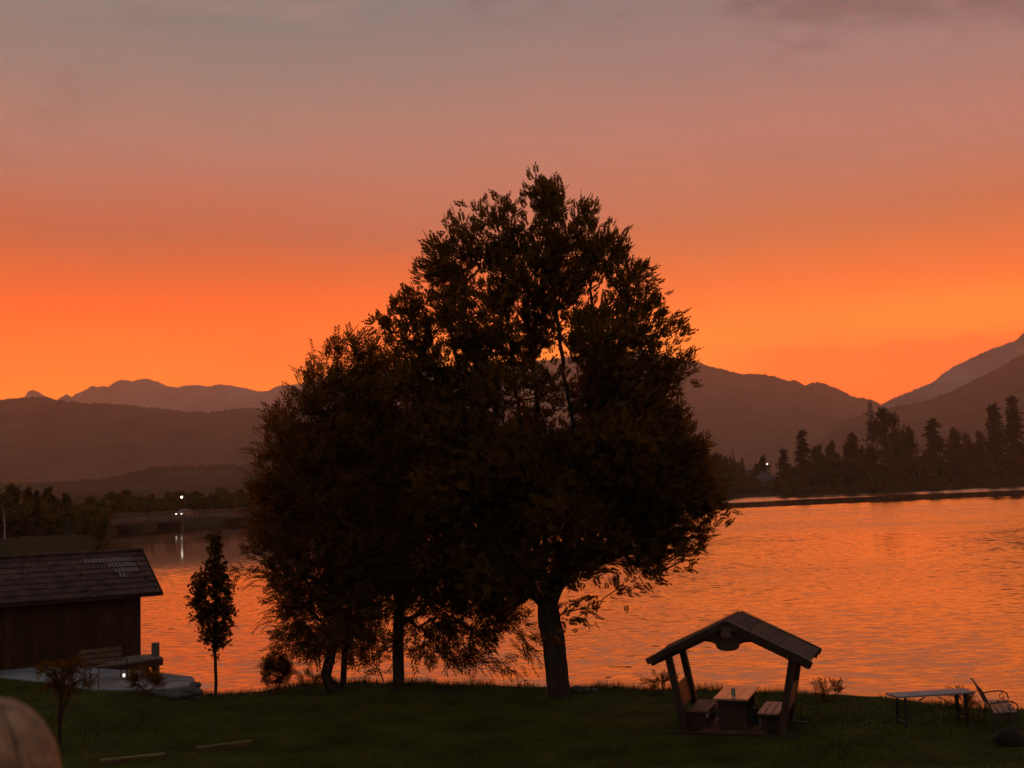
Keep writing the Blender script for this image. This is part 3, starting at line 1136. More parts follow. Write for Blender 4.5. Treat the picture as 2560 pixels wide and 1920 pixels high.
grow('drooping_tree', 'middle tree of the group with single dark trunk and branches drooping right', 'tree', BB, mid_trunks, [(a_[0], a_[1], a_[2], a_[3], a_[4] if len(a_) > 4 else 0, (a_[5] if len(a_) > 5 else 1) * (1.2 if a_[1] > 1400 else 1)) for a_ in mid_lobes], DB, 190, 'willow', 'leaf_shrub',
     .32, 5, .16, .45, .17, .006, -.05, [], 13, bias=.3, inset=14)

# young tree by the stone quay
DS = 32.9
sb = at(540, 1738, DS)
SB = (sb.x, DS, float(lawn_z(sb.x, DS)) - .05)
grow('young_tree', 'slim young tree with bare thin trunk, standing right of the stone quay', 'tree', SB,
     [{'pts': [SB, W(540, 1690, DS), W(537, 1620, DS), W(538, 1540, DS), W(540, 1460, DS), W(538, 1380, DS), W(538, 1345, DS)]}],
     [(538, 1362, 16, 36), (536, 1420, 30, 36), (515, 1450, 34, 34), (556, 1460, 28, 40), (494, 1490, 28, 34), (535, 1510, 46, 44), (564, 1530, 20, 46), (508, 1540, 34, 34), (545, 1575, 36, 34), (520, 1590, 26, 22), (556, 1605, 18, 14), (535, 1615, 16, 12)],
     DS, 700, 'maple', 'leaf_shrub', .15, 5, .045, 1.25, .08, .004, 0, [(525, 1500, 12, 9), (552, 1490, 7, 9), (515, 1460, 7, 6), (548, 1545, 8, 7)], 14, inner=.1)

# sapling in front, vase shaped
DP = 26.5
pb = onz(150, 1865, 0)
DP = pb.y
PB = (pb.x, pb.y, float(lawn_z(pb.x, pb.y)) - .03)
grow('sapling', 'small dark vase-shaped sapling on the grass in front of the boathouse', 'tree', PB,
     [{'pts': [PB, W(149, 1830, DP), W(151, 1785, DP), W(152, 1740, DP), W(140, 1690, DP), W(120, 1670, DP)]},
      {'pts': [W(151, 1785, DP), W(166, 1755, DP - .1), W(178, 1715, DP - .1), W(195, 1680, DP)]},
      {'pts': [W(152, 1760, DP), W(160, 1720, DP + .1), W(156, 1670, DP + .1)]}],
     [(150, 1680, 34, 22), (118, 1676, 30, 18, 0, .7), (190, 1672, 32, 20, 0, .8), (160, 1715, 24, 22), (125, 1712, 26, 16, 0, .6), (198, 1708, 24, 16, 0, .6), (215, 1690, 20, 16, 0, .5), (168, 1745, 20, 16, 0, .5), (110, 1725, 22, 14, .2, .4)],
     DP, 620, 'shrub', 'leaf_shrub', .16, 5, .045, .75, .07, .004, .1, [], 15)


def shrub(name, label, u, v, D, hw, h, seed, kind='shrub', cat='shrub', leaf=.2, dens=500, per=6, group=None):
    b = at(u, v, D)
    B = (b.x, D, float(lawn_z(b.x, D)) - .03)
    k = F_PX / D
    grow(name, label, cat, B, [{'pts': [B, (B[0], B[1], B[2] + h * .3)]}, {'pts': [(B[0], B[1], B[2] + h * .1), (B[0] - hw * .5, B[1], B[2] + h * .6)]}, {'pts': [(B[0], B[1], B[2] + h * .1), (B[0] + hw * .5, B[1], B[2] + h * .6)]}],
         [(u, v - h * .45 * k, hw * .75 * k, h * .4 * k), (u - hw * .45 * k, v - h * .7 * k, hw * .5 * k, h * .28 * k), (u + hw * .45 * k, v - h * .62 * k, hw * .5 * k, h * .28 * k), (u, v - h * .8 * k, hw * .5 * k, h * .22 * k)],
         D, dens, kind, 'leaf_shrub', leaf, per, .02, 0.0, .06, .003, .3, [], seed, group)


shrub('shrub', 'small round leafy shrub alone at the water edge, left of the big trees', 691, 1722, 33.4, .42, .92, 21)
shrub('bank_weed', 'low weedy clump on the bank beside the shelter\'s left posts', 1640, 1724, 31.0, .40, .34, 22, 'willow', 'plant', .2, 260, 4)
shrub('bank_weed', 'grassy weed clump on the bank just right of the shelter', 2072, 1736, 29.6, .34, .30, 23, 'willow', 'plant', .2, 260, 4)
shrub('bank_weed', 'weed clump on the bank behind the grey table\'s right leg', 2412, 1772, 27.4, .28, .42, 24, 'willow', 'plant', .2, 260, 4)
shrub('bank_weed', 'leafy weeds at the foot of the two-stemmed tree, left side', 772, 1712, 33.6, .40, .36, 25, 'shrub', 'plant', .2, 260, 4)
shrub('bank_weed', 'dark grass clump overhanging the near edge of the stone quay', 360, 1722, 32.8, .62, .42, 26, 'willow', 'plant', .2, 300, 5)

# ------------------------------------------------------------------ grass
g = np.random.default_rng(31)


def blades(name, X, Y, h, wd, lean, m='blade'):
    N = len(X)
    Z = lawn_z(X, Y)
    a = g.uniform(0, 2 * math.pi, N)
    w = wd * g.uniform(.6, 1.4, N)
    hh = h * g.uniform(.4, 1.3, N)
    la = g.uniform(0, 2 * math.pi, N)
    ll = lean * hh * g.uniform(0, 1, N)
    P0 = np.stack([X - np.cos(a) * w, Y - np.sin(a) * w, Z - .01], 1)
    P1 = np.stack([X + np.cos(a) * w, Y + np.sin(a) * w, Z - .01], 1)
    P2 = np.stack([X + np.cos(la) * ll, Y + np.sin(la) * ll, Z + hh], 1)
    V = np.stack([P0, P1, P2], 1).reshape(-1, 3)
    return npmesh(name, V, np.arange(len(V)).reshape(-1, 3), m)


N = 170000
X = g.uniform(-17, 15, N)
Y = edge_y(X) - g.uniform(0, 1, N) ** 1.0 * 12.5
# no grass grows through the shelter floor or on the quay
_pg = onz(1850, 1842, 0)
_lx, _ly = X - _pg.x - .13, Y - _pg.y - .9
_ca, _sa = math.cos(R(19.5)), math.sin(R(19.5))
_in = (np.abs(_lx * _ca - _ly * _sa) < 1.0) & (np.abs(_lx * _sa + _ly * _ca) < .88)
_q = [onz(u, v, .25) for u, v in ((-120, 1702), (0, 1692), (120, 1704), (246, 1722), (411, 1722), (478, 1712))]
_in |= (X < _q[-1].x + .1) & (Y > np.interp(X, [p.x for p in _q], [p.y for p in _q]) - .03)
X, Y = X[~_in], Y[~_in]
o = link('lawn_grass', blades('lawn_grass', X, Y, np.clip(.035 + .22 * fbm(X * .7, Y * .7, 77) ** 3, 0, .14), .007, .8))
tag(o, 'short dark grass covering the lawn', 'grass', kind='stuff')
N = 15000
X = g.uniform(-10.5, 15, N)
thick = fbm(X * .9, X * 0, 41)
keep = g.uniform(0, 1, N) < np.clip((thick - .3) * 2.4, .08, 1)
X = X[keep]
Y = edge_y(X) + g.normal(-.1, .16, len(X))
o = link('bank_grass', blades('bank_grass', X, Y, .10 + .22 * np.clip(fbm(X * .9, X * 0, 41) - .35, 0, 1) * 1.6, .006, .6))
tag(o, 'taller ragged grass along the top of the bank', 'grass', kind='stuff')


def rock(name, label, loc, s, m='rock', cat='rock', seed=0, flat=.7):
    gg = np.random.default_rng(seed)
    vs, fs = [], []
    nu, nv = 12, 8
    for j in range(nv + 1):
        th = math.pi * j / nv
        for i in range(nu):
            ph = 2 * math.pi * i / nu
            d = np.array([math.sin(th) * math.cos(ph), math.sin(th) * math.sin(ph), math.cos(th)])
            r = 1 + .35 * (float(fbm(d[0] * 1.6 + 5 + seed, d[1] * 1.6 + d[2] * 2.1 + 5, seed)) - .5) * 2
            vs.append(d * r * np.array(s) * np.array([1, 1, flat]))
    for j in range(nv):
        for i in range(nu):
            a, b = j * nu + i, j * nu + (i + 1) % nu
            fs.append((a, b, b + nu, a + nu))
    o = MB().add(vs, fs).build(name, m, None, True, loc)
    return tag(o, label, cat)


for i, (u, v, D, s, lab) in enumerate([(1446, 1716, 32.0, (.16, .14, .15), 'larger grey stone on the bank right of the ash trunk'),
                                       (1462, 1717, 31.95, (.10, .1, .13), 'small stone leaning against the larger stone by the ash trunk'),
                                       (1486, 1719, 31.9, (.09, .09, .09), 'small stone on the bank, rightmost of three by the ash trunk')]):
    p = at(u, v, D)
    rock('stone', lab, (p.x, D, float(lawn_z(p.x, D)) + .05), s, seed=i + 3)
p = onz(2530, 1862, 0)
rock('boulder', 'dark rounded boulder in the grass in front of the slatted bench', (p.x, p.y, .12), (.30, .26, .26), 'rock_dark', seed=9, flat=.85)

# low timber edging in the grass
for (ua, va, ub, vb, lab) in ((490, 1884, 629, 1866, 'pale timber edging plank in the lawn, nearer the lake'),
                              (250, 1916, 412, 1899, 'pale timber edging plank in the lawn, at the bottom edge of the picture')):
    a, b = onz(ua, va, .0), onz(ub, vb, .0)
    c = (a + b) / 2
    ln = (b - a).length
    t = thing('timber_edging', lab, 'edging', (c.x, c.y, 0), math.atan2(b.y - a.y, b.x - a.x), 'timber edging planks in the lawn')
    MB().box(-ln / 2, ln / 2, -.045, .045, .10, .14, bev=.006).build('cap_board', 'edging', t)
    MB().box(-ln / 2 + .02, ln / 2 - .02, -.02, .02, -.05, .10).build('side_board', 'wood_seat', t)
    for sx in (-ln * .4, ln * .4):
        MB().box(sx - .03, sx + .03, .02, .06, -.1, .098).build('stake', 'wood_dark', t)

# ------------------------------------------------------------------ roofed picnic shelter
PG = onz(1850, 1842, 0)
G0 = (PG.x + .13, PG.y + .9, 0.0)
RZ = R(-19.5)
sh_ = thing('picnic_shelter', 'dark wooden roofed picnic shelter with benches and table on the lawn', 'shelter', G0, RZ)
RIDGE, EAVE, HS = 2.42, 1.60, 1.72            # ridge height, eave height, half span
YF, YB = -.98, .98
for y in (-.78, .78):                          # sleepers
    MB().box(-1.38, 1.38, y - .06, y + .06, -.10, .04, bev=.01).build('base_beam', 'wood_dark', sh_)
for i in range(7):                             # floor boards run along the depth
    x = -.62 + i * .206
    MB().box(x - .097, x + .097, -.86, .86, .042, .075, bev=.005).build('floor_board', 'wood_floor', sh_)
for sx in (-1, 1):
    for y in (-.72, .72):
        MB().beam((sx * 1.02, y, .05), (sx * 1.34, y, 1.70), .14, .15, (0, 1, 0)).build('post', 'wood_dark', sh_)
    # rafters with a tail past the wall plate
    for y in (-.80, .80):
        MB().beam((0, y, RIDGE - .13), (sx * (HS - .02), y, EAVE - .11), .10, .15, (0, 1, 0) if False else (0, 0, 1)).build('rafter', 'wood_dark', sh_)
    MB().box(sx * 1.30 - .06, sx * 1.30 + .06, -.9, .9, 1.62, 1.72).build('wall_plate', 'wood_dark', sh_)
    # roof boards lapped like shingles from eave to ridge
    nb = 8
    for i in range(nb):
        t0, t1 = i / nb, (i + 1) / nb + .03
        xa, xb = HS * (1 - t0), HS * (1 - min(t1, 1.0))
        za, zb = EAVE + (RIDGE - EAVE) * t0, EAVE + (RIDGE - EAVE) * min(t1, 1.0)
        lift = .012
        jy = random.uniform(-.008, .008)
        nrm = Vector((RIDGE - EAVE, 0, HS)).normalized()
        p = [Vector((xa, YF + jy, za)) + nrm * lift, Vector((xb, YF + jy, zb)), Vector((xb, YB + jy, zb)), Vector((xa, YB + jy, za)) + nrm * lift]
        q = [v - nrm * .028 for v in p]
        vs = [(sx * v.x, v.y, v.z) for v in p + q]
        MB().add(vs, [(0, 1, 2, 3), (7, 6, 5, 4), (0, 4, 5, 1), (1, 5, 6, 2), (2, 6, 7, 3), (3, 7, 4, 0)]).build('roof_board', 'wood_roof', sh_)
    for y, nm in ((YF, 'barge_board'), (YB, 'barge_board')):
        sgn = -1 if y < 0 else 1
        MB().beam((0, y + sgn * .018, RIDGE - .055), (sx * (HS + .03), y + sgn * .018, EAVE - .065), .03, .13, (0, 0, 1)).build(nm, 'wood_dark', sh_)
        MB().beam((sx * .02, y + sgn * .02, RIDGE + .028), (sx * (HS + .02), y + sgn * .02, EAVE + .022), .035, .012, (0, 0, 1)).build('edge_strip', 'wood_grey', sh_)
    # seat boards, the left ones dull, the right ones worn, with pink sky sheen painted in
    for i in range(3):
        x = .60 + i * .155
        MB().box(sx * x - .072, sx * x + .072, -.70, .70, .43, .47, bev=.008).build('seat_board', 'wood_seat' if sx < 0 else 'wood_seat_worn_sheen', sh_)
    for y in (-.5, .5):
        MB().box(sx * .80 - .22, sx * .80 + .22, y - .05, y + .05, .076, .43).build('seat_support', 'wood_dark', sh_)
    MB().box(sx * .55 - .02, sx * .55 + .02, -.68, .68, .33, .425).build('seat_rail', 'wood_pale' if sx < 0 else 'wood_dark', sh_)
    # leaning backrest of three boards, the top one with rounded ends
    for i in range(3):
        z0 = .50 + i * .165
        xo = 1.06 + (z0 - .05) * .19
        M_ = Matrix.Translation((sx * xo, 0, z0)) @ Matrix.Rotation(sx * .19, 4, 'Y')
        if i < 2:
            MB().box(-.022, .022, -.66, .66, 0, .158, M_, .006).build('backrest_board', 'wood_seat', sh_)
        else:
            pr = [(-.66, 0), (.66, 0), (.66, .07), (.62, .13), (.54, .158), (-.54, .158), (-.62, .13), (-.66, .07)]
            vs = [M_ @ Vector((s2, a, b)) for s2 in (-.022, .022) for a, b in pr]
            n8 = len(pr)
            MB().add(vs, [tuple(range(n8))[::-1], tuple(range(n8, 2 * n8))] + [(k, (k + 1) % n8, (k + 1) % n8 + n8, k + n8) for k in range(n8)]).build('backrest_board', 'wood_seat', sh_)
MB().box(-.06, .06, -.93, .93, RIDGE - .20, RIDGE - .045).build('ridge_beam', 'wood_dark', sh_)
# carved collar board under the ridge, front and back
for y in (-.87, .87):
    pr = []
    for k in range(13):
        a = math.pi * k / 12
        pr.append((-.25 * math.cos(a), RIDGE - .50 - .14 * math.sin(a) ** .7))
    pr = [(-.62, RIDGE - .44), (-.44, RIDGE - .445), (-.34, RIDGE - .46)] + pr + [(.34, RIDGE - .46), (.44, RIDGE - .445), (.62, RIDGE - .44), (0, RIDGE - .17)]
    n8 = len(pr)
    vs = [(a, y + s2, b) for s2 in (-.02, .02) for a, b in pr]
    MB().add(vs, [tuple(range(n8)), tuple(range(n8, 2 * n8))[::-1]] + [(k + n8, (k + 1) % n8 + n8, (k + 1) % n8, k) for k in range(n8)]).build('collar_board', 'wood_dark', sh_)
MB().box(-.105, .105, YF - .045, YF - .034, RIDGE - .34, RIDGE - .12).build('gable_plaque', 'wood_seat', sh_)

# picnic table standing under the roof
tb = thing('picnic_table', 'glossy plank table with dark pedestal standing under the shelter roof', 'table', G0, RZ)
for i in range(3):
    x = -.25 + i * .25
    MB().box(x - .122, x + .122, -.86, .86, .735, .778, bev=.006).build('table_board', 'wood_table', tb)
for y in (-.58, .58):
    MB().box(-.30, .30, y - .05, y + .05, .076, .66).build('pedestal', 'wood_dark', tb)
    MB().box(-.34, .34, y - .045, y + .045, .66, .734).build('cleat', 'wood_dark', tb)
MB().box(-.05, .05, -.53, .53, .30, .44).build('stretcher', 'wood_dark', tb)


def loc2w(x, y, z):
    v = Matrix.Rotation(RZ, 4, 'Z') @ Vector((x, y, z))
    return (G0[0] + v.x, G0[1] + v.y, G0[2] + v.z)


gl = MB().lathe([(.001, .0), (.040, .0), (.046, .03), (.047, .19), (.042, .19), (.041, .04), (.001, .03)], 20).build('drinking_glass', 'clear_glass', None, True, loc2w(.05, -.72, .779))
tag(gl, 'tall pale glass standing near the front edge of the picnic table', 'glass')
# dark cloth bag on the table's right side
bag = thing('cloth_bag', 'black cloth bag hanging at the right side of the picnic table', 'bag', loc2w(.40, -.52, .20), RZ)
vs, fs = [], []
for j in range(7):
    t = j / 6
    w, d = .10 + .05 * math.sin(math.pi * (.15 + .7 * (1 - t))), .05 + .04 * (1 - t)
    for i in range(12):
        a = 2 * math.pi * i / 12
        k = 1 + .12 * math.sin(3 * a + t * 4)
        vs.append((.03 * (1 - t) + w * math.cos(a) * k * .8, d * math.sin(a) * k * 1.6, .40 * t))
for j in range(6):
    for i in range(12):
        a, b = j * 12 + i, j * 12 + (i + 1) % 12
        fs.append((a, b, b + 12, a + 12))
fs += [tuple(range(12))[::-1], tuple(range(72, 84))]
MB().add(vs, fs).build('body', 'cloth_dark', bag, True)
MB().tube([(-.02, -.05, .38), (-.03, -.03, .50), (-.03, .03, .50), (-.02, .05, .38)], .008, 5).build('strap', 'cloth_dark', bag)
MB().box(.055, .085, -.085, -.078, .355, .375).build('tag', 'white_trim', bag)

# ------------------------------------------------------------------ grey trestle table
LT, RT = onz(2255, 1818, 0), onz(2408, 1808, 0)
c = (LT + RT) / 2
az_t = math.atan2(RT.y - LT.y, RT.x - LT.x)
tt = thing('trestle_table', 'long grey folding table with crossed braces right of the shelter', 'table', (c.x, c.y, 0), az_t)
half = (RT - LT).length / 2
MB().box(-.92, .90, -.25, .25, .66, .70, bev=.006).build('table_top', 'table_grey', tt)
for sx in (-1, 1):
    for y in (-.19, .19):
        MB().beam((sx * half, y, -.02), (sx * (half - .02), y, .66), .045 if sx < 0 else .07, .045, (0, 1, 0)).build('leg', 'iron', tt)
    MB().box(sx * half - .02, sx * half + .02, -.19, .19, .10, .14).build('cross_bar', 'iron', tt)
    MB().tube([(sx * .06, 0, .655), (sx * (half - .04), 0, .32)], .012, 6).build('brace', 'iron', tt)
MB().box(-.10, .10, -.03, .03, .625, .658).build('bracket', 'iron', tt)


# ------------------------------------------------------------------ park benches with scroll arms
def park_bench(label, loc, rz, length=1.5, slats=4, wood='bench_wood'):
    """seat faces local +x, long axis is local y"""
    t = thing('park_bench', label, 'bench', loc, rz, 'slatted benches with scrolled iron arms')
    hl = length / 2
    for i in range(slats):
        x = -.20 + i * .125
        MB().box(x - .052, x + .052, -hl, hl, .425 + .008 * i, .450 + .008 * i, bev=.005).build('seat_slat', wood, t)
    for i in range(3):
        z = .52 + i * .135
        x = -.27 - i * .062
        M_ = Matrix.Translation((x, 0, z)) @ Matrix.Rotation(-.42, 4, 'Y')
        MB().box(-.012, .012, -hl, hl, 0, .115, M_, .004).build('back_slat', wood, t)
    for y in (-hl + .08, hl - .08):
        fr = MB()
        fr.tube([(-.30, y, .0), (-.235, y, .22), (-.225, y, .40), (-.29, y, .55), (-.43, y, .86), (-.47, y, .92), (-.50, y, .93)], .016, 6)
        fr.tube([(-.235, y, .40), (0, y, .395), (.24, y, .43)], .014, 6)
        fr.tube([(.24, y, .43), (.22, y, .25), (.27, y, .0)], .016, 6)
        fr.tube([(-.235, y, .24), (-.10, y, .34), (.06, y, .34), (.22, y, .24)], .010, 6)
        fr.build('side_frame', 'iron', t)
        arm = MB()
        pts = [(-.33, y, .60), (-.15, y, .645), (.05, y, .67), (.16, y, .665), (.235, y, .61), (.26, y, .52), (.245, y, .44)]
        arm.tube(pts, .015, 6)
        sp = []
        for k in range(15):
            a = 1.2 + k * .42
            rr = .075 - .0034 * k
            sp.append((.135 + rr * math.cos(a), y, .545 + rr * math.sin(a)))
        arm.tube([(.10, y, .662), (.15, y, .64)] + sp, .010, 6)
        arm.build('armrest', 'iron', t)
    return t


fa, na = onz(2486, 1808, 0), onz(2520, 1846, 0)
ax_ = math.atan2(.38, 1.575)
cb = (fa + na) / 2
park_bench('slatted bench with scrolled iron arms at the right edge, beside grey table', (cb.x + .12, cb.y + .25, 0), -ax_, 1.45)

# ------------------------------------------------------------------ stone quay by the boathouse
ZQ = .25
qn = [(-120, 1702), (0, 1692), (120, 1704), (246, 1722), (411, 1722), (478, 1712)]
qf = [(-120, 1655), (0, 1660), (120, 1665), (246, 1671), (400, 1682), (490, 1691)]
quay = thing('stone_quay', 'low pale stone quay with rounded corner between lawn and boathouse', 'quay', (0, 0, 0))
NP = [onz(u, v, ZQ) for u, v in qn]
FP = [onz(u, v, ZQ) for u, v in qf]


def slab(poly, z0, z1, name, m, parent, seed, bev=.03):
    gg = random.Random(seed)
    c_ = sum((Vector((p[0], p[1], 0)) for p in poly), Vector()) / len(poly)
    dz = gg.uniform(-.012, .012)
    n_p = len(poly)
    rings = []
    for z, k in ((z0, 0), (z1 - bev + dz, 0), (z1 + dz, bev)):
        for p in poly:
            d = (c_ - Vector((p[0], p[1], 0)))
            d = d.normalized() * k if d.length else d
            rings.append((p[0] + d.x, p[1] + d.y, z))
    fs = [tuple(range(2 * n_p, 3 * n_p)), tuple(range(n_p))[::-1]]
    for r in range(2):
        for k in range(n_p):
            a, b = r * n_p + k, r * n_p + (k + 1) % n_p
            fs.append((a, b, b + n_p, a + n_p))
    return MB().add(rings, fs).build(name, m, parent)


for i in range(len(NP) - 1):
    rows = 2 if i < 4 else 2
    for r in range(rows):
        t0, t1 = r / rows, (r + 1) / rows
        gp = .012
        if r == 0:
            t1 -= gp / 2
        else:
            t0 += gp / 2
        lerp = lambda a, b, t: a + (b - a) * t
        a0, a1 = lerp(NP[i], FP[i], t0), lerp(NP[i], FP[i], t1)
        b0, b1 = lerp(NP[i + 1], FP[i + 1], t0), lerp(NP[i + 1], FP[i + 1], t1)
        sh2 = (.12 if r else -.10) if 0 < i < 4 else 0
        u0, u1 = .006, .994
        P4 = [lerp(a0, b0, u0), lerp(a0, b0, u1), lerp(a1, b1, u1), lerp(a1, b1, u0)]
        if i == len(NP) - 2:                    # rounded end of the quay
            if r == 1:
                P4 = [P4[0], P4[1], lerp(P4[1], P4[2], .55), lerp(P4[2], P4[3], .10), P4[3]]
            else:
                P4 = [P4[0], lerp(P4[0], P4[1], .93), lerp(P4[1], P4[2], .3), P4[2], P4[3]]
        slab([(p.x, p.y) for p in P4], -.35, ZQ, 'slab', 'stone_blue' if i < 3 else 'stone', quay, i * 7 + r)
# rough stones under the quay's end
for k, (u, v, s) in enumerate([(480, 1722, .20), (488, 1710, .17), (492, 1728, .19), (470, 1734, .2), (494, 1742, .17), (440, 1736, .2)]):
    p = at(u, v, 33.0 + (.5 if k == 1 else 0))
    o = rock('footing_stone', 'x', (p.x, p.y, p.z - .03), (s, s * .9, s * .8), 'rock', seed=20 + k)
    for kk in ('label', 'category'):
        del o[kk]
    o.parent = quay

# bench on the quay
pb_ = onz(262, 1706, ZQ)
park_bench('slatted bench with scrolled iron arms on the stone quay by the boathouse', (pb_.x, pb_.y + .1, ZQ), R(-52), 1.2, 4, 'wood_seat')
# small garden lamp
pl = onz(310, 1716, .0)
gl_ = thing('garden_lamp', 'tiny lit garden lamp in the grass beside the quay bench', 'lamp', (pl.x, pl.y, float(lawn_z(pl.x, pl.y))))
MB().lathe([(.012, -.05), (.012, .07), (.035, .075), (.035, .085)], 10).build('stake', 'iron', gl_)
MB().lathe([(.028, .086), (.034, .10), (.028, .118)], 12).build('lower_globe', 'light_garden', gl_, True)
MB().lathe([(.03, .120), (.03, .126)], 10).build('ring', 'iron', gl_)
MB().lathe([(.028, .128), (.036, .145), (.028, .165), (.01, .17)], 12).build('upper_globe', 'light_garden', gl_, True)

# ------------------------------------------------------------------ boathouse
WA, WB = onz(0, 1678, ZQ), onz(352, 1640, ZQ)
dirw = (WB - WA)
dirw.z = 0
ang = math.atan2(dirw.y, dirw.x)
ang = R(33)
CORNER = Vector((WB.x, WB.y, ZQ))
bh = thing('boathouse', 'dark plank boathouse with tiled roof at the left, standing over the water', 'boathouse', CORNER, ang)
LEN, DEP = 8.6, 3.7                       # local x runs left (negative) along the wall, y away from the camera
wt = at(346, 1486, CORNER.y).z - ZQ + .24       # wall height
rdg = 1.05
ov_e, ov_g = .42, .62
MB().box(-LEN, -.02, .03, DEP - .02, -1.2, wt).build('frame_core', 'wood_dark', bh)
x, i = 0.0, 0
bw = [.17, .21, .19, .23, .18, .2, .22]
while x > -LEN:
    w = bw[i % 7]
    z0 = -.04 - .05 * random.random()
    M_ = Matrix.Translation((0, -.004 * (i % 3), 0))
    MB().box(x - w + .008, x, .0, .028, z0, wt - .03, M_).build('wall_board', 'wood_plank', bh)
    x -= w
    i += 1
y = 0.03
while y < DEP:
    MB().box(-.018, .008, y + .004, min(y + .2, DEP), -.5, wt - .03).build('gable_board', 'wood_plank', bh)
    y += .204
MB().add([(-.01, .02, wt), (-.01, DEP, wt), (-.01, DEP / 2, wt + rdg * .9), (-.05, .02, wt), (-.05, DEP, wt), (-.05, DEP / 2, wt + rdg * .9)],
         [(0, 1, 2), (5, 4, 3), (0, 3, 4, 1), (1, 4, 5, 2), (2, 5, 3, 0)]).build('gable', 'wood_plank', bh)
MB().box(-LEN - .3, -.22, -.05, -.008, wt - .20, wt - .14).build('ledge_board', 'wood_pale', bh)
for sx in (-.06,):
    MB().box(sx - .07, sx + .05, -.02, .10, -1.2, wt).build('corner_post', 'wood_dark', bh)
NC = 8
slope_l = math.hypot(DEP / 2 + ov_e, rdg + rdg * ov_e / (DEP / 2))
px_ = []
for side in (0, 1):
    for k in range(NC):
        t0, t1 = k / NC, (k + 1) / NC + .02

        def rp(t, lift):
            yy = -ov_e + (DEP / 2 + ov_e) * t
            zz = wt + rdg * (yy / (DEP / 2))
            nv = Vector((0, -rdg, DEP / 2)).normalized()
            yy2, zz2 = yy + nv.y * lift, zz + nv.z * lift
            return (DEP - yy2 if side else yy2), zz2 + .03
        if side == 1 and k % 1 == 0:
            a, b = rp(t0, .05), rp(min(1, t1), .015)
            MB().add([(-LEN - .4, a[0], a[1]), (ov_g, a[0], a[1]), (ov_g, b[0], b[1]), (-LEN - .4, b[0], b[1])], [(0, 1, 2, 3)]).build('tile_course', 'tile', bh)
            continue

        def course(xa, xb, name, m, dl=0.0):
            rib = .115
            nx_ = int((xb - xa) / rib)
            vs, fs = [], []
            for q in range(nx_ * 4 + 1):
                xx = xa + q * rib / 4
                hgt = (.0, .020, .024, .012)[q % 4]
                for (t, lf) in ((t0, .0), (t0, .045), (min(1, t1), .012)):
                    yy, zz = rp(t, lf + (hgt if lf else 0) + dl)
                    vs.append((xx, yy, zz))
            for q in range(nx_ * 4):
                a = q * 3
                fs += [(a, a + 3, a + 4, a + 1), (a + 1, a + 4, a + 5, a + 2)]
            o = MB().add(vs, fs).build(name, m, bh)
            o['kind'] = 'stuff'
        course(-LEN - .4, ov_g - .02, 'tile_course', 'tile')
        pale = {6: (-1.5, .15), 5: (-.75, .25), 4: (-.62, .30), 3: (-.55, -.30), 2: None}.get(k)
        if pale:
            course(pale[0], pale[1], 'pale_tile_patch', 'tile_pale', .004)
MB().tube([(-LEN - .4, DEP / 2, wt + rdg + .09), (ov_g, DEP / 2, wt + rdg + .09)], .07, 8).build('ridge_cap', 'tile', bh)
for side in (0, 1):
    a = (ov_g - .01, -ov_e if not side else DEP + ov_e, wt - rdg * ov_e / (DEP / 2) - .02)
    b = (ov_g - .01, DEP / 2, wt + rdg - .02)
    MB().beam(a, b, .03, .12, (0, 0, 1)).build('barge_board', 'wood_dark', bh)
MB().box(-LEN - .3, ov_g - .05, -ov_e + .02, -ov_e + .06, wt - rdg * ov_e / (DEP / 2) - .06, wt - rdg * ov_e / (DEP / 2) + .045).build('eave_board', 'wood_dark', bh)

# jetty beside the boathouse
jt = thing('jetty', 'small plank jetty on thick posts beside the boathouse corner', 'jetty', (0, 0, 0))
ZJ = ZQ + .12
jp = [onz(221, 1653, ZJ), onz(287, 1661, ZJ), onz(408, 1642, ZJ), onz(380, 1634, ZJ)]
nbd = 9
for k in range(nbd):
    t0, t1 = k / nbd + .006, (k + 1) / nbd - .006
    a, b = jp[0].lerp(jp[3], t0), jp[0].lerp(jp[3], t1)
    c_, d_ = jp[1].lerp(jp[2], t1), jp[1].lerp(jp[2], t0)
    slab([(p.x, p.y) for p in (d_, c_, b, a)], ZJ - .05, ZJ, 'deck_board', 'wood_grey', jt, k, .006)
MB().beam(Vector(jp[1]) + Vector((.02, .03, -.16)), Vector(jp[2]) + Vector((-.05, .03, -.16)), .12, .20).build('edge_beam', 'wood_dark', jt)
MB().beam(Vector(jp[0]) + Vector((.05, .06, -.16)), Vector(jp[1]) + Vector((-.02, .06, -.16)), .12, .20).build('edge_beam', 'wood_dark', jt)
for (u, v, top, w) in ((385, 1642, ZJ + .42, .20), (361, 1646, ZJ - .06, .17), (338, 1648, ZJ - .06, .12), (300, 1655, ZJ - .06, .2)):
    p = onz(u, v, ZJ)
    MB().box(p.x - w / 2, p.x + w / 2, p.y + .06, p.y + .06 + w, -1.6, top, bev=.012).build('post', 'wood_dark' if top < ZJ else 'wood_grey', jt)

# ------------------------------------------------------------------ far shores: wood, single trees, bridge, houses
gf = np.random.default_rng(51)


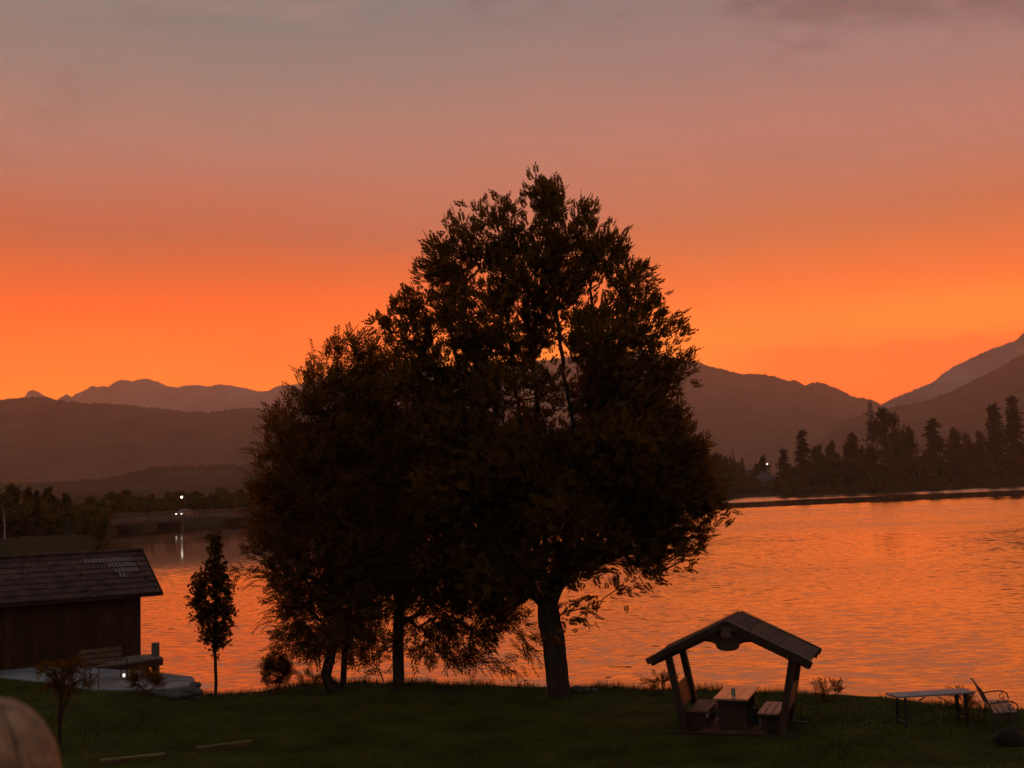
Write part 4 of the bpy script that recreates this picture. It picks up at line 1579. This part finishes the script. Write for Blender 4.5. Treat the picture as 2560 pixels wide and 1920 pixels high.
def decid_mesh(seed, wide=.36, low=.06, lobes_n=13, shape=0):
    gg = np.random.default_rng(seed)
    P, Dv = [], []
    for k in range(lobes_n):
        t = k / (lobes_n - 1)
        z = low + .08 + (.86 - low) * t
        w = wide * (math.sin(math.pi * min(1, .25 + .72 * t)) ** (.7 if shape == 0 else .45))
        a = gg.uniform(0, 6.28)
        c = np.array([math.cos(a) * w * .55, math.sin(a) * w * .55, z])
        r = np.array([.55, .55, .42]) * (.30 * w / .36 + .05)
        n = 46
        d = gg.normal(0, 1, (n, 3))
        d /= np.linalg.norm(d, axis=1, keepdims=True)
        p = c + d * r * gg.uniform(.35, 1.05, (n, 1)) ** .6
        P.append(p)
        Dv.append(d + gg.normal(0, .5, (n, 3)) + [0, 0, .3])
    n = 60
    P.append(np.stack([gg.normal(0, wide * .4, n), gg.normal(0, wide * .4, n), gg.uniform(low, .75, n)], 1))
    Dv.append(gg.normal(0, 1, (n, 3)))
    return leaves_mesh('crown', np.concatenate(P), np.concatenate(Dv), .075, 'clump', 'leaf_far', g=gg)


def conifer_mesh(seed, wide=.2, droop=.35, low=.04, ragged=.25):
    gg = np.random.default_rng(seed)
    P, Dv = [], []
    nw = 26
    for k in range(nw):
        t = k / nw
        z = low + (1 - low) * t
        rad = wide * (1 - t) ** .85 * (1 + gg.uniform(-ragged, ragged)) + .008
        nb = int(9 - 5 * t)
        for b in range(nb):
            a = gg.uniform(0, 6.28)
            for s in np.linspace(.15, .85, 4):
                q = rad * s
                P.append((math.cos(a) * q, math.sin(a) * q, z - q * droop + .02))
                Dv.append((math.cos(a), math.sin(a), -droop + gg.normal(0, .15)))
    P.append((0, 0, .965))
    Dv.append((0, 0, 1))
    return leaves_mesh('crown', np.array(P), np.array(Dv), .058, 'clump', 'leaf_conifer', g=gg)


def trunk_mesh(seed, top=.7, r=.016):
    gg = random.Random(seed)
    m = MB()
    m.tube([(0, 0, -.03), (gg.uniform(-.01, .01), 0, top * .4), (gg.uniform(-.02, .02), gg.uniform(-.02, .02), top)], [r, r * .75, r * .25], 6)
    for k in range(5):
        a = k * 1.3
        z = top * (.35 + .12 * k)
        m.tube([(0, 0, z), (.10 * math.cos(a), .10 * math.sin(a), z + .10)], [r * .4, r * .12], 4)
    return m.mesh('trunk', 'bark')


VAR = {}
for nm_, me_ in (('round', decid_mesh(1)), ('broad', decid_mesh(2, .44, .05, 15, 1)), ('tall', decid_mesh(3, .27, .05, 13, 1)), ('layered', decid_mesh(4, .40, .10, 10)),
                 ('spruce', conifer_mesh(5, .19)), ('slim', conifer_mesh(6, .11, .5)), ('fir', conifer_mesh(7, .27, .2, .03, .4))):
    VAR[nm_] = (me_, trunk_mesh(hash(nm_) % 97 if False else len(nm_)))


def far_tree(var, u, vtop, hw, off, label, group, name=None):
    d = ray(u, 1230)
    az_ = math.atan2(d.x, d.y)
    r = float(shore_r(az_)) + off
    x, y = r * math.sin(az_), r * math.cos(az_)
    z0 = land_z(x, y) - .1
    top = at(u, vtop, y).z
    hgt = max(2.0, top - z0) * (.96 if var in ('spruce', 'slim', 'fir') else .87)
    wid = {'round': .40, 'broad': .50, 'tall': .32, 'layered': .44, 'spruce': .17, 'slim': .10, 'fir': .23}[var]
    sx = (hw * 1.22 * y / F_PX) / wid
    root = thing(name or ('spruce_tree' if var in ('spruce', 'slim', 'fir') else 'shore_tree'), label, 'tree', (x, y, z0), random.uniform(0, 6.28), group)
    root.scale = (sx, sx, hgt)
    link('trunk', VAR[var][1], root)
    link('crown', VAR[var][0], root)
    return root


GR, GL = 'trees on the far right shore', 'trees on the far left shore'
for a in [
    ('broad', 1790, 1122, 48, 16, 'rounded far-shore tree just right of the big ash crown', GR),
    ('tall', 1815, 1132, 16, 24, 'slim dark crown on the shoulder of the rounded far-shore tree', GR),
    ('spruce', 1859, 1143, 9, 60, 'tiny pointed conifer right of the thin mast on the far shore', GR),
    ('round', 1893, 1149, 16, 70, 'small round tree between the two far-shore houses', GR),
    ('tall', 1914, 1129, 15, 95, 'round-headed tree rising behind the white far-shore house', GR),
    ('spruce', 1963, 1120, 22, 22, 'dark conifer with thin spike top, right of the white house', GR),
    ('spruce', 2012, 1071, 27, 26, 'tall pointed conifer, leftmost high one on the right shore', GR),
    ('round', 2050, 1098, 30, 30, 'low rounded tree right of the leftmost tall conifer', GR),
    ('tall', 2086, 1090, 20, 42, 'small crown bump between low rounded tree and the domed tree', GR),
    ('tall', 2143, 1068, 30, 30, 'dark domed tree just left of the lattice pylon', GR),
    ('layered', 2222, 993, 54, 44, 'highest broad tree with layered crown right of the pylon', GR),
    ('tall', 2285, 1052, 22, 34, 'narrow tree on the right flank of the highest broad tree', GR),
    ('round', 2180, 1102, 34, 22, 'low tree hiding the foot of the pylon', GR),
    ('fir', 2343, 1042, 40, 28, 'wide-skirted fir standing alone right of the highest broad tree', GR),
    ('tall', 2396, 1055, 26, 30, 'peaked deciduous tree right of the wide-skirted fir', GR),
    ('round', 2425, 1068, 24, 40, 'low tree in the row, second right of the wide-skirted fir', GR),
    ('round', 2458, 1062, 26, 34, 'rounded tree left of the slim leaning spruce', GR),
    ('slim', 2496, 1006, 22, 32, 'slim ragged spruce, second from the right edge', GR),
    ('spruce', 2546, 984, 32, 26, 'tall dark spruce at the right edge of the picture', GR),
    ('round', 2530, 1110, 34, 20, 'low leafy tree at the foot of the right-edge spruce', GR),
    ('fir', 2610, 1030, 36, 30, 'fir standing just beyond the right picture edge', GR),
    ('round', 1990, 1160, 26, 12, 'small shore bush-like tree below the leftmost tall conifer', GR),
    ('broad', 2110, 1140, 40, 14, 'low spreading tree at the waterside left of the pylon', GR),
    ('broad', 2280, 1130, 44, 14, 'low spreading tree at the waterside below the highest broad tree', GR),
    ('broad', 2400, 1130, 44, 12, 'low spreading tree at the waterside below the peaked tree', GR),
    ('broad', 18, 1194, 40, 30, 'large dark tree at the left edge above the boathouse roof', GL),
    ('tall', 68, 1204, 20, 44, 'narrow tree second from the left edge on the far shore', GL),
    ('spruce', 92, 1222, 14, 24, 'dark pointed conifer between left-edge trees', GL),
    ('round', 122, 1203, 26, 60, 'rounded tree top left of the pale path', GL),
    ('round', 165, 1221, 24, 70, 'low tree top right above the pale path', GL),
    ('broad', 232, 1231, 30, 66, 'low broad tree top above the left end of the bridge', GL),
    ('round', 278, 1220, 26, 70, 'rounded tree behind the bridge, left of the lamp', GL),
    ('broad', 322, 1216, 30, 50, 'wide tree behind the bridge, nearest left of the car', GL),
    ('round', 378, 1226, 24, 46, 'low tree behind the bridge just left of the bridge lamp', GL),
    ('broad', 440, 1220, 30, 44, 'broad tree behind the bridge at the lamp post', GL),
    ('round', 494, 1220, 26, 46, 'rounded tree behind the bridge, first right of the lamp', GL),
    ('broad', 548, 1212, 30, 48, 'taller broad tree behind the bridge, second right of the lamp', GL),
    ('round', 600, 1216, 26, 50, 'tree behind the bridge next to the big willow-like tree', GL),
    ('broad', 246, 1304, 20, 3, 'round dark bush at the left end of the bridge, close to the water', GL),
]:
    far_tree(*a)


def wood_mass(name, label, u0, u1, n, hfun, off0, off1, size, seed):
    gg = np.random.default_rng(seed)
    P = []
    for _ in range(n):
        u = gg.uniform(u0, u1)
        d = ray(u, 1230)
        a = math.atan2(d.x, d.y)
        r = float(shore_r(a)) + off0 + (off1 - off0) * gg.uniform(0, 1)
        x, y = r * math.sin(a), r * math.cos(a)
        hh = hfun(u) * (.55 + .8 * float(vnoise(u * .035, r * .015, seed)))
        P.append((x, y, land_z(x, y) + gg.uniform(0, 1) ** .8 * hh))
    P = np.array(P)
    o = link(name, leaves_mesh(name, P, gg.normal(0, 1, (len(P), 3)), size, 'clump', 'leaf_far', g=gg))
    return tag(o, label, 'wood', kind='stuff')


wood_mass('shore_wood', 'dense dark wood on the far right shore', 1935, 2720, 5200, lambda u: np.interp(u, [1935, 1980, 2050, 2300, 2700], [4, 7, 9.5, 10.5, 10.5]), 10, 50, 2.2, 61)
wood_mass('shore_scrub', 'scrub along the waterline of the far right shore', 1960, 2720, 1500, lambda u: 2.6, 2, 9, 1.3, 62)
wood_mass('village_wood', 'low mixed wood round the far-shore village', 1500, 1960, 2400, lambda u: np.interp(u, [1500, 1840, 1860, 1950], [12, 12, 5, 5]), 24, 110, 2.2, 63)
wood_mass('bridge_wood', 'dark wood behind the bridge', 190, 760, 4200, lambda u: np.interp(u, [190, 260, 760], [3.2, 4.6, 5]), 16, 70, 1.5, 64)
wood_mass('left_wood', 'dark wood on the far left shore', -320, 150, 3600, lambda u: np.interp(u, [-320, 100, 150], [5, 4.6, 3]), 26, 70, 1.3, 65)
wood_mass('middle_wood', 'low wood on the far shore behind the big trees', 720, 1520, 3600, lambda u: 9, 8, 70, 1.8, 66)

# road bridge
ZD = 1.5
B1, B2 = onz(250, 1305, ZD), onz(640, 1282, ZD)
bd = (B2 - B1).normalized()
BA, BE = B1 - bd * 26, B2 + bd * 70
bl = (BE - BA).length
br = thing('road_bridge', 'low road bridge on slim piers across the water at left', 'bridge', BA, math.atan2(bd.y, bd.x))
MB().box(0, bl, 0, 7.0, -.12, .0).build('road_deck', 'bridge_concrete', br)
MB().box(0, bl, .35, 6.65, -.85, -.125).build('girder', 'bridge_concrete', br)
for y in (.04, 6.96):
    MB().box(0, bl, y - .16, y + .16, -.40, .22).build('edge_beam', 'bridge_concrete', br)
    xx = 0.5
    rail = MB()
    while xx < bl:
        MB().box(xx - .05, xx + .05, y - .04, y + .04, .225, 1.12).build('railing_post', 'steel', br)
        xx += 4.0
    for z in (.50, .80, 1.12):
        MB().box(0, bl, y - .03, y + .03, z - .04, z + .04).build('railing_bar', 'steel', br)
_pier = at(466, 1320, 1)
pier_u = ray(466, 1320)
tt_ = None
best = min(np.linspace(0, bl, 400), key=lambda s: abs(math.atan2((BA + bd * s).x, (BA + bd * s).y) - math.atan2(pier_u.x, pier_u.y)))
for k in (-1, 0, 1, 2):
    s = best + k * 26
    if 4 < s < bl - 2:
        MB().box(s - .55, s + .55, .8, 6.2, ZW - 1.5 - ZD, -.86, bev=.08).build('pier', 'bridge_concrete', br)
for s in (3.0,):
    MB().box(s - 3, s + 3, .3, 6.7, ZW - 1 - ZD, -.86).build('abutment', 'bridge_concrete', br)


def on_bridge(s, y, z):
    nrm = Vector((-bd.y, bd.x, 0))
    return BA + bd * s + nrm * y + Vector((0, 0, z))


# lamp on the bridge
lp = on_bridge(best + .3, .35, 0)
lampz = at(467, 1243, lp.y).z - ZD
sl_ = thing('street_lamp', 'lit street lamp standing on the bridge above the car', 'street lamp', lp)
MB().tube([(0, 0, 0), (0, 0, lampz + .1), (-.15, 0, lampz + .3), (-.5, 0, lampz + .32)], [.08, .05, .04, .035], 8).build('pole', 'steel', sl_)
MB().box(-.95, -.45, -.14, .14, lampz + .24, lampz + .36, bev=.03).build('lamp_head', 'steel', sl_)
MB().lathe([(.02, lampz - .2), (.17, lampz - .1), (.22, lampz + .04), (.18, lampz + .22)], 12, (-.7, 0, 0)).build('lamp_globe', 'light_white', sl_, True)

# car crossing the bridge, heading left
hd = at(449, 1289, 1)
cs = min(np.linspace(0, bl, 800), key=lambda s: abs(math.atan2(on_bridge(s, 2, 0).x, on_bridge(s, 2, 0).y) - math.atan2(hd.x, hd.y)))
car = thing('car', 'dark car with headlights on, driving left across the bridge', 'car', on_bridge(cs, 2.2, 0), math.atan2(bd.y, bd.x))
prof = [(0, .35), (.02, .62), (.18, .74), (1.05, .88), (1.75, 1.38), (2.1, 1.45), (3.2, 1.42), (3.95, 1.0), (4.2, .95), (4.25, .4), (4.2, .28), (.1, .28)]
nn_ = len(prof)
vs = [(a, y, b) for y in (-.85, .85) for a, b in prof]
MB().add(vs, [tuple(range(nn_)), tuple(range(nn_, 2 * nn_))[::-1]] + [(k + nn_, (k + 1) % nn_ + nn_, (k + 1) % nn_, k) for k in range(nn_)]).build('body', 'car_paint', car)
for y in (-.862, .862):
    sg = -1 if y < 0 else 1
    MB().add([(1.35, y, .95), (1.85, y, 1.34), (3.1, y, 1.34), (3.6, y, .98)], [(0, 1, 2, 3) if sg > 0 else (3, 2, 1, 0)]).build('side_window', 'glass_dark', car)
    for x in (.85, 3.4):
        w = MB()
        w.tube([(x, y - sg * .18, .31), (x, y + sg * .02, .31)], .31, 18)
        wo_ = w.build('tyre', 'rubber', car)
        MB().tube([(x, y + sg * .021, .31), (x, y + sg * .03, .31)], .19, 14).build('rim', 'steel', wo_)
    MB().box(-.015, .06, sg * .62 - .14, sg * .62 + .14, .56, .70, bev=.02).build('headlight', 'light_white', car)
MB().add([(1.12, -.72, .93), (1.12, .72, .93), (1.72, .66, 1.37), (1.72, -.66, 1.37)], [(0, 3, 2, 1)]).build('windscreen', 'glass_dark', car)


# houses
def house(u, off, v_eave, w, d_, hgt, rise, label, lit, rz):
    dd = ray(u, 1200)
    a = math.atan2(dd.x, dd.y)
    r = float(shore_r(a)) + off
    x, y = r * math.sin(a), r * math.cos(a)
    t = thing('house', label, 'house', (x, y, land_z(x, y)), rz)
    MB().box(-w / 2, w / 2, -d_ / 2, d_ / 2, -.5, hgt).build('wall', 'plaster', t)
    MB().add([(-w / 2, -d_ / 2, hgt), (w / 2, -d_ / 2, hgt), (0, -d_ / 2, hgt + rise * .93), (-w / 2, d_ / 2, hgt), (w / 2, d_ / 2, hgt), (0, d_ / 2, hgt + rise * .93)],
             [(0, 1, 2), (5, 4, 3), (0, 2, 5, 3), (1, 4, 5, 2)]).build('gable', 'plaster', t)
    rf = None
    for sx in (-1, 1):
        a0, a1 = Vector((sx * (w / 2 + .6), 0, hgt - .6 * rise / (w / 2))), Vector((0, 0, hgt + rise))
        m = MB()
        m.beam(a0, a1, d_ + 1.2, .22, (0, 0, 1))
        o = m.build('roof', 'roof_far', t)
        rf = rf or o
    MB().box(w * .15, w * .15 + .6, -.4, .4, hgt + rise * .5, hgt + rise + .9).build('chimney', 'plaster', rf)
    for k, (xx, zz) in enumerate(((-w * .28, 1.2), (w * .02, 1.2), (w * .3, 1.2), (-w * .28, 3.7), (w * .28, 3.7), (0, hgt + rise * .3))):
        if zz + 1.2 > hgt + rise * .6:
            continue
        wv = MB().box(xx - .55, xx + .55, -d_ / 2 - .06, -d_ / 2 - .003, zz, zz + 1.3).build('window', 'wood_dark', t)
        MB().box(xx - .42, xx + .42, -d_ / 2 - .075, -d_ / 2 - .062, zz + .12, zz + 1.18).build('pane', 'light_warm' if k in lit else 'glass_dark', wv)
    return t


house(1911, 34, 1160, 8, 9, 5.6, 2.8, 'white two-storey house among trees on the far right shore', (), R(-14))
house(1880, 78, 1156, 10, 9, 5.0, 4.0, 'dark-roofed house with one lit gable window, left of the white house', (5,), R(12))
dd = ray(1920, 1200)
a_ = math.atan2(dd.x, dd.y)
r_ = float(shore_r(a_)) + 28
x_, y_ = r_ * math.sin(a_), r_ * math.cos(a_)
vl = thing('street_lamp', 'lit village lamp beside the white house on the far shore', 'street lamp', (x_, y_, land_z(x_, y_)))
lz = at(1919, 1160, y_).z - land_z(x_, y_)
MB().tube([(0, 0, 0), (0, 0, lz - .1)], [.08, .05], 8).build('pole', 'steel', vl)
MB().lathe([(.03, lz - .25), (.22, lz - .12), (.26, lz), (.2, lz + .15), (.03, lz + .2)], 12).build('lamp_globe', 'light_white', vl, True)
# mast
dd = ray(1835, 1200)
a_ = math.atan2(dd.x, dd.y)
r_ = float(shore_r(a_)) + 120
x_, y_ = r_ * math.sin(a_), r_ * math.cos(a_)
hm_ = at(1834, 1120, y_).z - land_z(x_, y_)
ms = thing('radio_mast', 'thin radio mast rising above the far village trees', 'mast', (x_, y_, land_z(x_, y_)))
MB().tube([(0, 0, 0), (0, 0, hm_ * .6), (0, 0, hm_)], [.28, .22, .12], 6).build('pole', 'steel', ms)
MB().box(-.6, .6, -.1, .1, hm_ * .86, hm_ * .89).build('aerial', 'steel', ms)

# lattice pylon
dd = ray(2180, 1100)
a_ = math.atan2(dd.x, dd.y)
r_ = float(shore_r(a_)) + 130
x_, y_ = r_ * math.sin(a_), r_ * math.cos(a_)
z0_ = land_z(x_, y_)
hp = at(2172, 1000, y_).z - z0_
py = thing('power_pylon', 'steel lattice power pylon rising behind the right shore trees', 'pylon', (x_, y_, z0_), R(24))
bw_, tw_ = hp * .075, hp * .012


def leg(sx, sy, t):
    w = bw_ + (tw_ - bw_) * min(1, t / .92)
    return Vector((sx * w, sy * w, hp * t))


for sx in (-1, 1):
    for sy in (-1, 1):
        m = MB()
        m.tube([leg(sx, sy, 0), leg(sx, sy, .5), leg(sx, sy, 1)], [.22, .18, .13], 5)
        m.build('leg', 'steel', py)
lev = np.linspace(.02, .96, 15)
for k in range(len(lev) - 1):
    m = MB()
    t0, t1 = lev[k], lev[k + 1]
    cs_ = [(-1, -1), (1, -1), (1, 1), (-1, 1)]
    for q in range(4):
        a, b = cs_[q], cs_[(q + 1) % 4]
        m.tube([leg(*a, t0), leg(*b, t1)], .09, 4)
        m.tube([leg(*b, t0), leg(*a, t1)], .09, 4)
        m.tube([leg(*a, t1), leg(*b, t1)], .09, 4)
    m.build('lattice', 'steel', py)
for t in (.72, .84):
    m = MB()
    for sy in (-1, 1):
        m.tube([(-hp * .12, 0, hp * t), leg(-1, sy, t + .02), leg(1, sy, t + .02), (hp * .12, 0, hp * t)], .1, 4)
        m.tube([(-hp * .12, 0, hp * t), leg(-1, sy, t - .02), leg(1, sy, t - .02), (hp * .12, 0, hp * t)], .08, 4)
    m.build('cross_arm', 'steel', py)

# left bank: pale path, post and a birch
def ground_pt(u, v):
    z = .6
    for _ in range(6):
        p = onz(u, v, z)
        z = land_z(p.x, p.y) + .25
    return Vector((p.x, p.y, z))


pm = MB()
for pts, w in (([(150, 1326), (165, 1322), (190, 1317), (207, 1315)], .5), ([(56, 1343), (66, 1342), (74, 1342)], .35)):
    P = [ground_pt(*q) for q in pts]
    o0 = len(pm.v)
    vs = []
    for i, p in enumerate(P):
        dI = (P[min(i + 1, len(P) - 1)] - P[max(0, i - 1)]).normalized()
        sd2 = Vector((-dI.y, dI.x, 0)).normalized() * w
        vs += [p - sd2, p + sd2]
    pm.add(vs, [(2 * i, 2 * i + 1, 2 * i + 3, 2 * i + 2) for i in range(len(P) - 1)])
tag(pm.build('path', 'path'), kind='structure')
p = ground_pt(207, 1318)
ps = thing('marker_post', 'pale forked post at the end of the path on the left shore', 'post', p)
MB().tube([(0, 0, -.2), (0, 0, 1.1)], .09, 8).build('post', 'plaster', ps)
MB().tube([(0, 0, .6), (.25, 0, 1.0)], .06, 8).build('arm', 'plaster', ps)
p = ground_pt(11, 1351)
bt = thing('birch_tree', 'thin pale-trunked birch at the left picture edge above the boathouse', 'tree', p)
MB().tube([(0, 0, -.2), (.05, 0, 1.6), (-.08, 0, 3.0), (-.25, 0, 4.4)], [.13, .11, .09, .03], 8).build('trunk', 'plaster', bt)
MB().tube([(-.08, 0, 3.0), (.2, 0, 3.6), (.45, 0, 4.3)], [.06, .05, .02], 6).build('branch', 'plaster', bt)
gg = np.random.default_rng(71)
Pp = gg.normal(0, 1, (120, 3)) * [1.4, 1.4, 1.0] + [0, 0, 5.4]
link('crown', leaves_mesh('crown', Pp, gg.normal(0, 1, Pp.shape), .5, 'clump', 'leaf_far', g=gg), bt)

# ------------------------------------------------------------------ the viewer's terrace and the person seated there
HC = at(-40, 1990, 1.9)                      # centre of the head
ZF = HC.z - 1.17
tf = MB().box(-4, 4, -3.5, 2.7, ZF - .2, ZF).build('terrace_floor', 'concrete')
tag(tf, kind='structure')
for k in (-3.2, 3.2):
    tag(MB().box(k - .15, k + .15, 2.2, 2.5, -.3, ZF - .2).build('terrace_pillar', 'concrete'), kind='structure')
ch = thing('terrace_chair', 'plain wooden chair under the seated person on the terrace', 'chair', (HC.x, HC.y - .06, ZF))
MB().box(-.21, .21, -.20, .24, .41, .445, bev=.01).build('seat', 'wood_grey', ch)
for sx in (-.18, .18):
    for sy in (-.17, .2):
        MB().box(sx - .02, sx + .02, sy - .02, sy + .02, 0, .41).build('leg', 'wood_grey', ch)
    MB().box(sx - .02, sx + .02, -.20, -.16, .446, .86).build('back_post', 'wood_grey', ch)
MB().box(-.16, .16, -.19, -.165, .62, .80).build('backrest', 'wood_grey', ch)

pe = thing('person', 'person with shoulder-length light brown hair seen from behind, bottom left corner', 'person', (HC.x, HC.y, ZF))
sk_v = [((0, -.02, .53), .15), ((0, -.04, .70), .13), ((0, -.05, .86), .14), ((0, -.05, .97), .11), ((0, -.03, 1.04), .055), ((0, 0, 1.10), .07), ((0, .005, 1.18), .082),
        ((-.17, -.05, .95), .06), ((-.25, 0, .74), .045), ((-.20, .22, .62), .036), ((-.17, .30, .61), .028),
        ((.17, -.05, .95), .06), ((.25, 0, .74), .045), ((.20, .22, .62), .036), ((.17, .30, .61), .028),
        ((-.10, .02, .52), .095), ((-.11, .42, .50), .065), ((-.11, .44, .10), .045), ((-.11, .56, .04), .035),
        ((.10, .02, .52), .095), ((.11, .42, .50), .065), ((.11, .44, .10), .045), ((.11, .56, .04), .035)]
sk_e = [(0, 1), (1, 2), (2, 3), (3, 4), (4, 5), (5, 6), (3, 7), (7, 8), (8, 9), (9, 10), (3, 11), (11, 12), (12, 13), (13, 14), (0, 15), (15, 16), (16, 17), (17, 18), (0, 19), (19, 20), (20, 21), (21, 22)]
for hx, hi in ((-.17, 10), (.17, 14)):          # fingers resting on the thighs
    for k, (fx, fl) in enumerate(((-.030, .060), (-.010, .072), (.010, .068), (.030, .054), (.045 if hx < 0 else -.045, .030))):
        i0 = len(sk_v)
        sk_v.append(((hx + fx, .335 if k < 4 else .31, .605), .010))
        sk_v.append(((hx + fx * 1.1, .335 + fl * (.7 if k < 4 else .5), .600), .008))
        sk_v.append(((hx + fx * 1.1, .335 + fl, .585), .007))
        sk_e += [(hi, i0), (i0, i0 + 1), (i0 + 1, i0 + 2)]
me = bpy.data.meshes.new('body')
me.from_pydata([v for v, _ in sk_v], sk_e, [])
bo = link('body', me, pe)
md = bo.modifiers.new('skin', 'SKIN')
for i, (v, r) in enumerate(sk_v):
    me.skin_vertices[0].data[i].radius = (r, r)
me.skin_vertices[0].data[0].use_root = True
bo.modifiers.new('subsurf', 'SUBSURF').levels = 2
bo.modifiers['subsurf'].render_levels = 2
me.materials.append(MATS['skin'])
me.shade_smooth()


def ell(name, c, r, m, parent, n=14):
    prof_ = [(max(.001, math.sin(math.pi * k / n)), -math.cos(math.pi * k / n)) for k in range(n + 1)]
    b = MB().lathe(prof_, 18)
    b.v = [(c[0] + x * r[0], c[1] + y * r[1], c[2] + z * r[2]) for x, y, z in b.v]
    return b.build(name, m, parent, True)


ell('head', (0, .01, 1.175), (.076, .094, .112), 'skin', pe)
for sx in (-1, 1):
    ell('eye', (sx * .030, .095, 1.185), (.014, .010, .010), 'plaster', pe, 8)
    ell('ear', (sx * .078, .005, 1.165), (.012, .022, .032), 'skin', pe, 8)
ell('nose', (0, .105, 1.160), (.012, .018, .020), 'skin', pe, 8)
ell('mouth', (0, .098, 1.125), (.024, .008, .007), 'shirt', pe, 8)
# shirt round the torso
sh3 = MB().lathe([(.165, .50), (.150, .66), (.165, .84), (.17, .93), (.12, 1.0), (.062, 1.035), (.060, 1.03), (.10, .98)], 20, (0, -.04, 0))
sh3.v = [(x * 1.18, -.04 + (y + .04) * .88, z) for x, y, z in sh3.v]
sh3.build('shirt', 'shirt', pe, True)
hr = ell('hair', (0, -.006, 1.188), (.098, .112, .118), 'hair', pe, 16)
hg = random.Random(5)
V_, F_ = [], []
st = MB()
for k in range(620):
    ph = hg.uniform(0, 2 * math.pi)
    face = math.cos(ph - math.pi / 2)            # 1 toward the lake side where the face is
    th1 = 1.75 if face < .35 else .95
    th0 = hg.uniform(.02, .9)
    rr = 1 + hg.uniform(.02, .10)
    pts = []
    steps = 9
    for i in range(steps + 1):
        th = th0 + (th1 - th0) * i / steps
        w = .02 * math.sin(i * .9 + k)
        pts.append((.100 * rr * math.sin(th) * math.cos(ph + w), -.006 + .114 * rr * math.sin(th) * math.sin(ph + w), 1.188 + .118 * rr * math.cos(th)))
    if face < .35:
        ln_ = hg.uniform(.10, .24)
        x0, y0, z0 = pts[-1]
        for i in range(1, 5):
            pts.append((x0 * (1 + .06 * i) + .006 * math.sin(k + i), y0 * (1 + .03 * i), z0 - ln_ * i / 4))
    r_ = hg.uniform(.0018, .0042)
    st.tube(pts, [r_] * (len(pts) - 1) + [r_ * .3], 4, False)
so_ = st.build('strands', 'hair', hr, True)
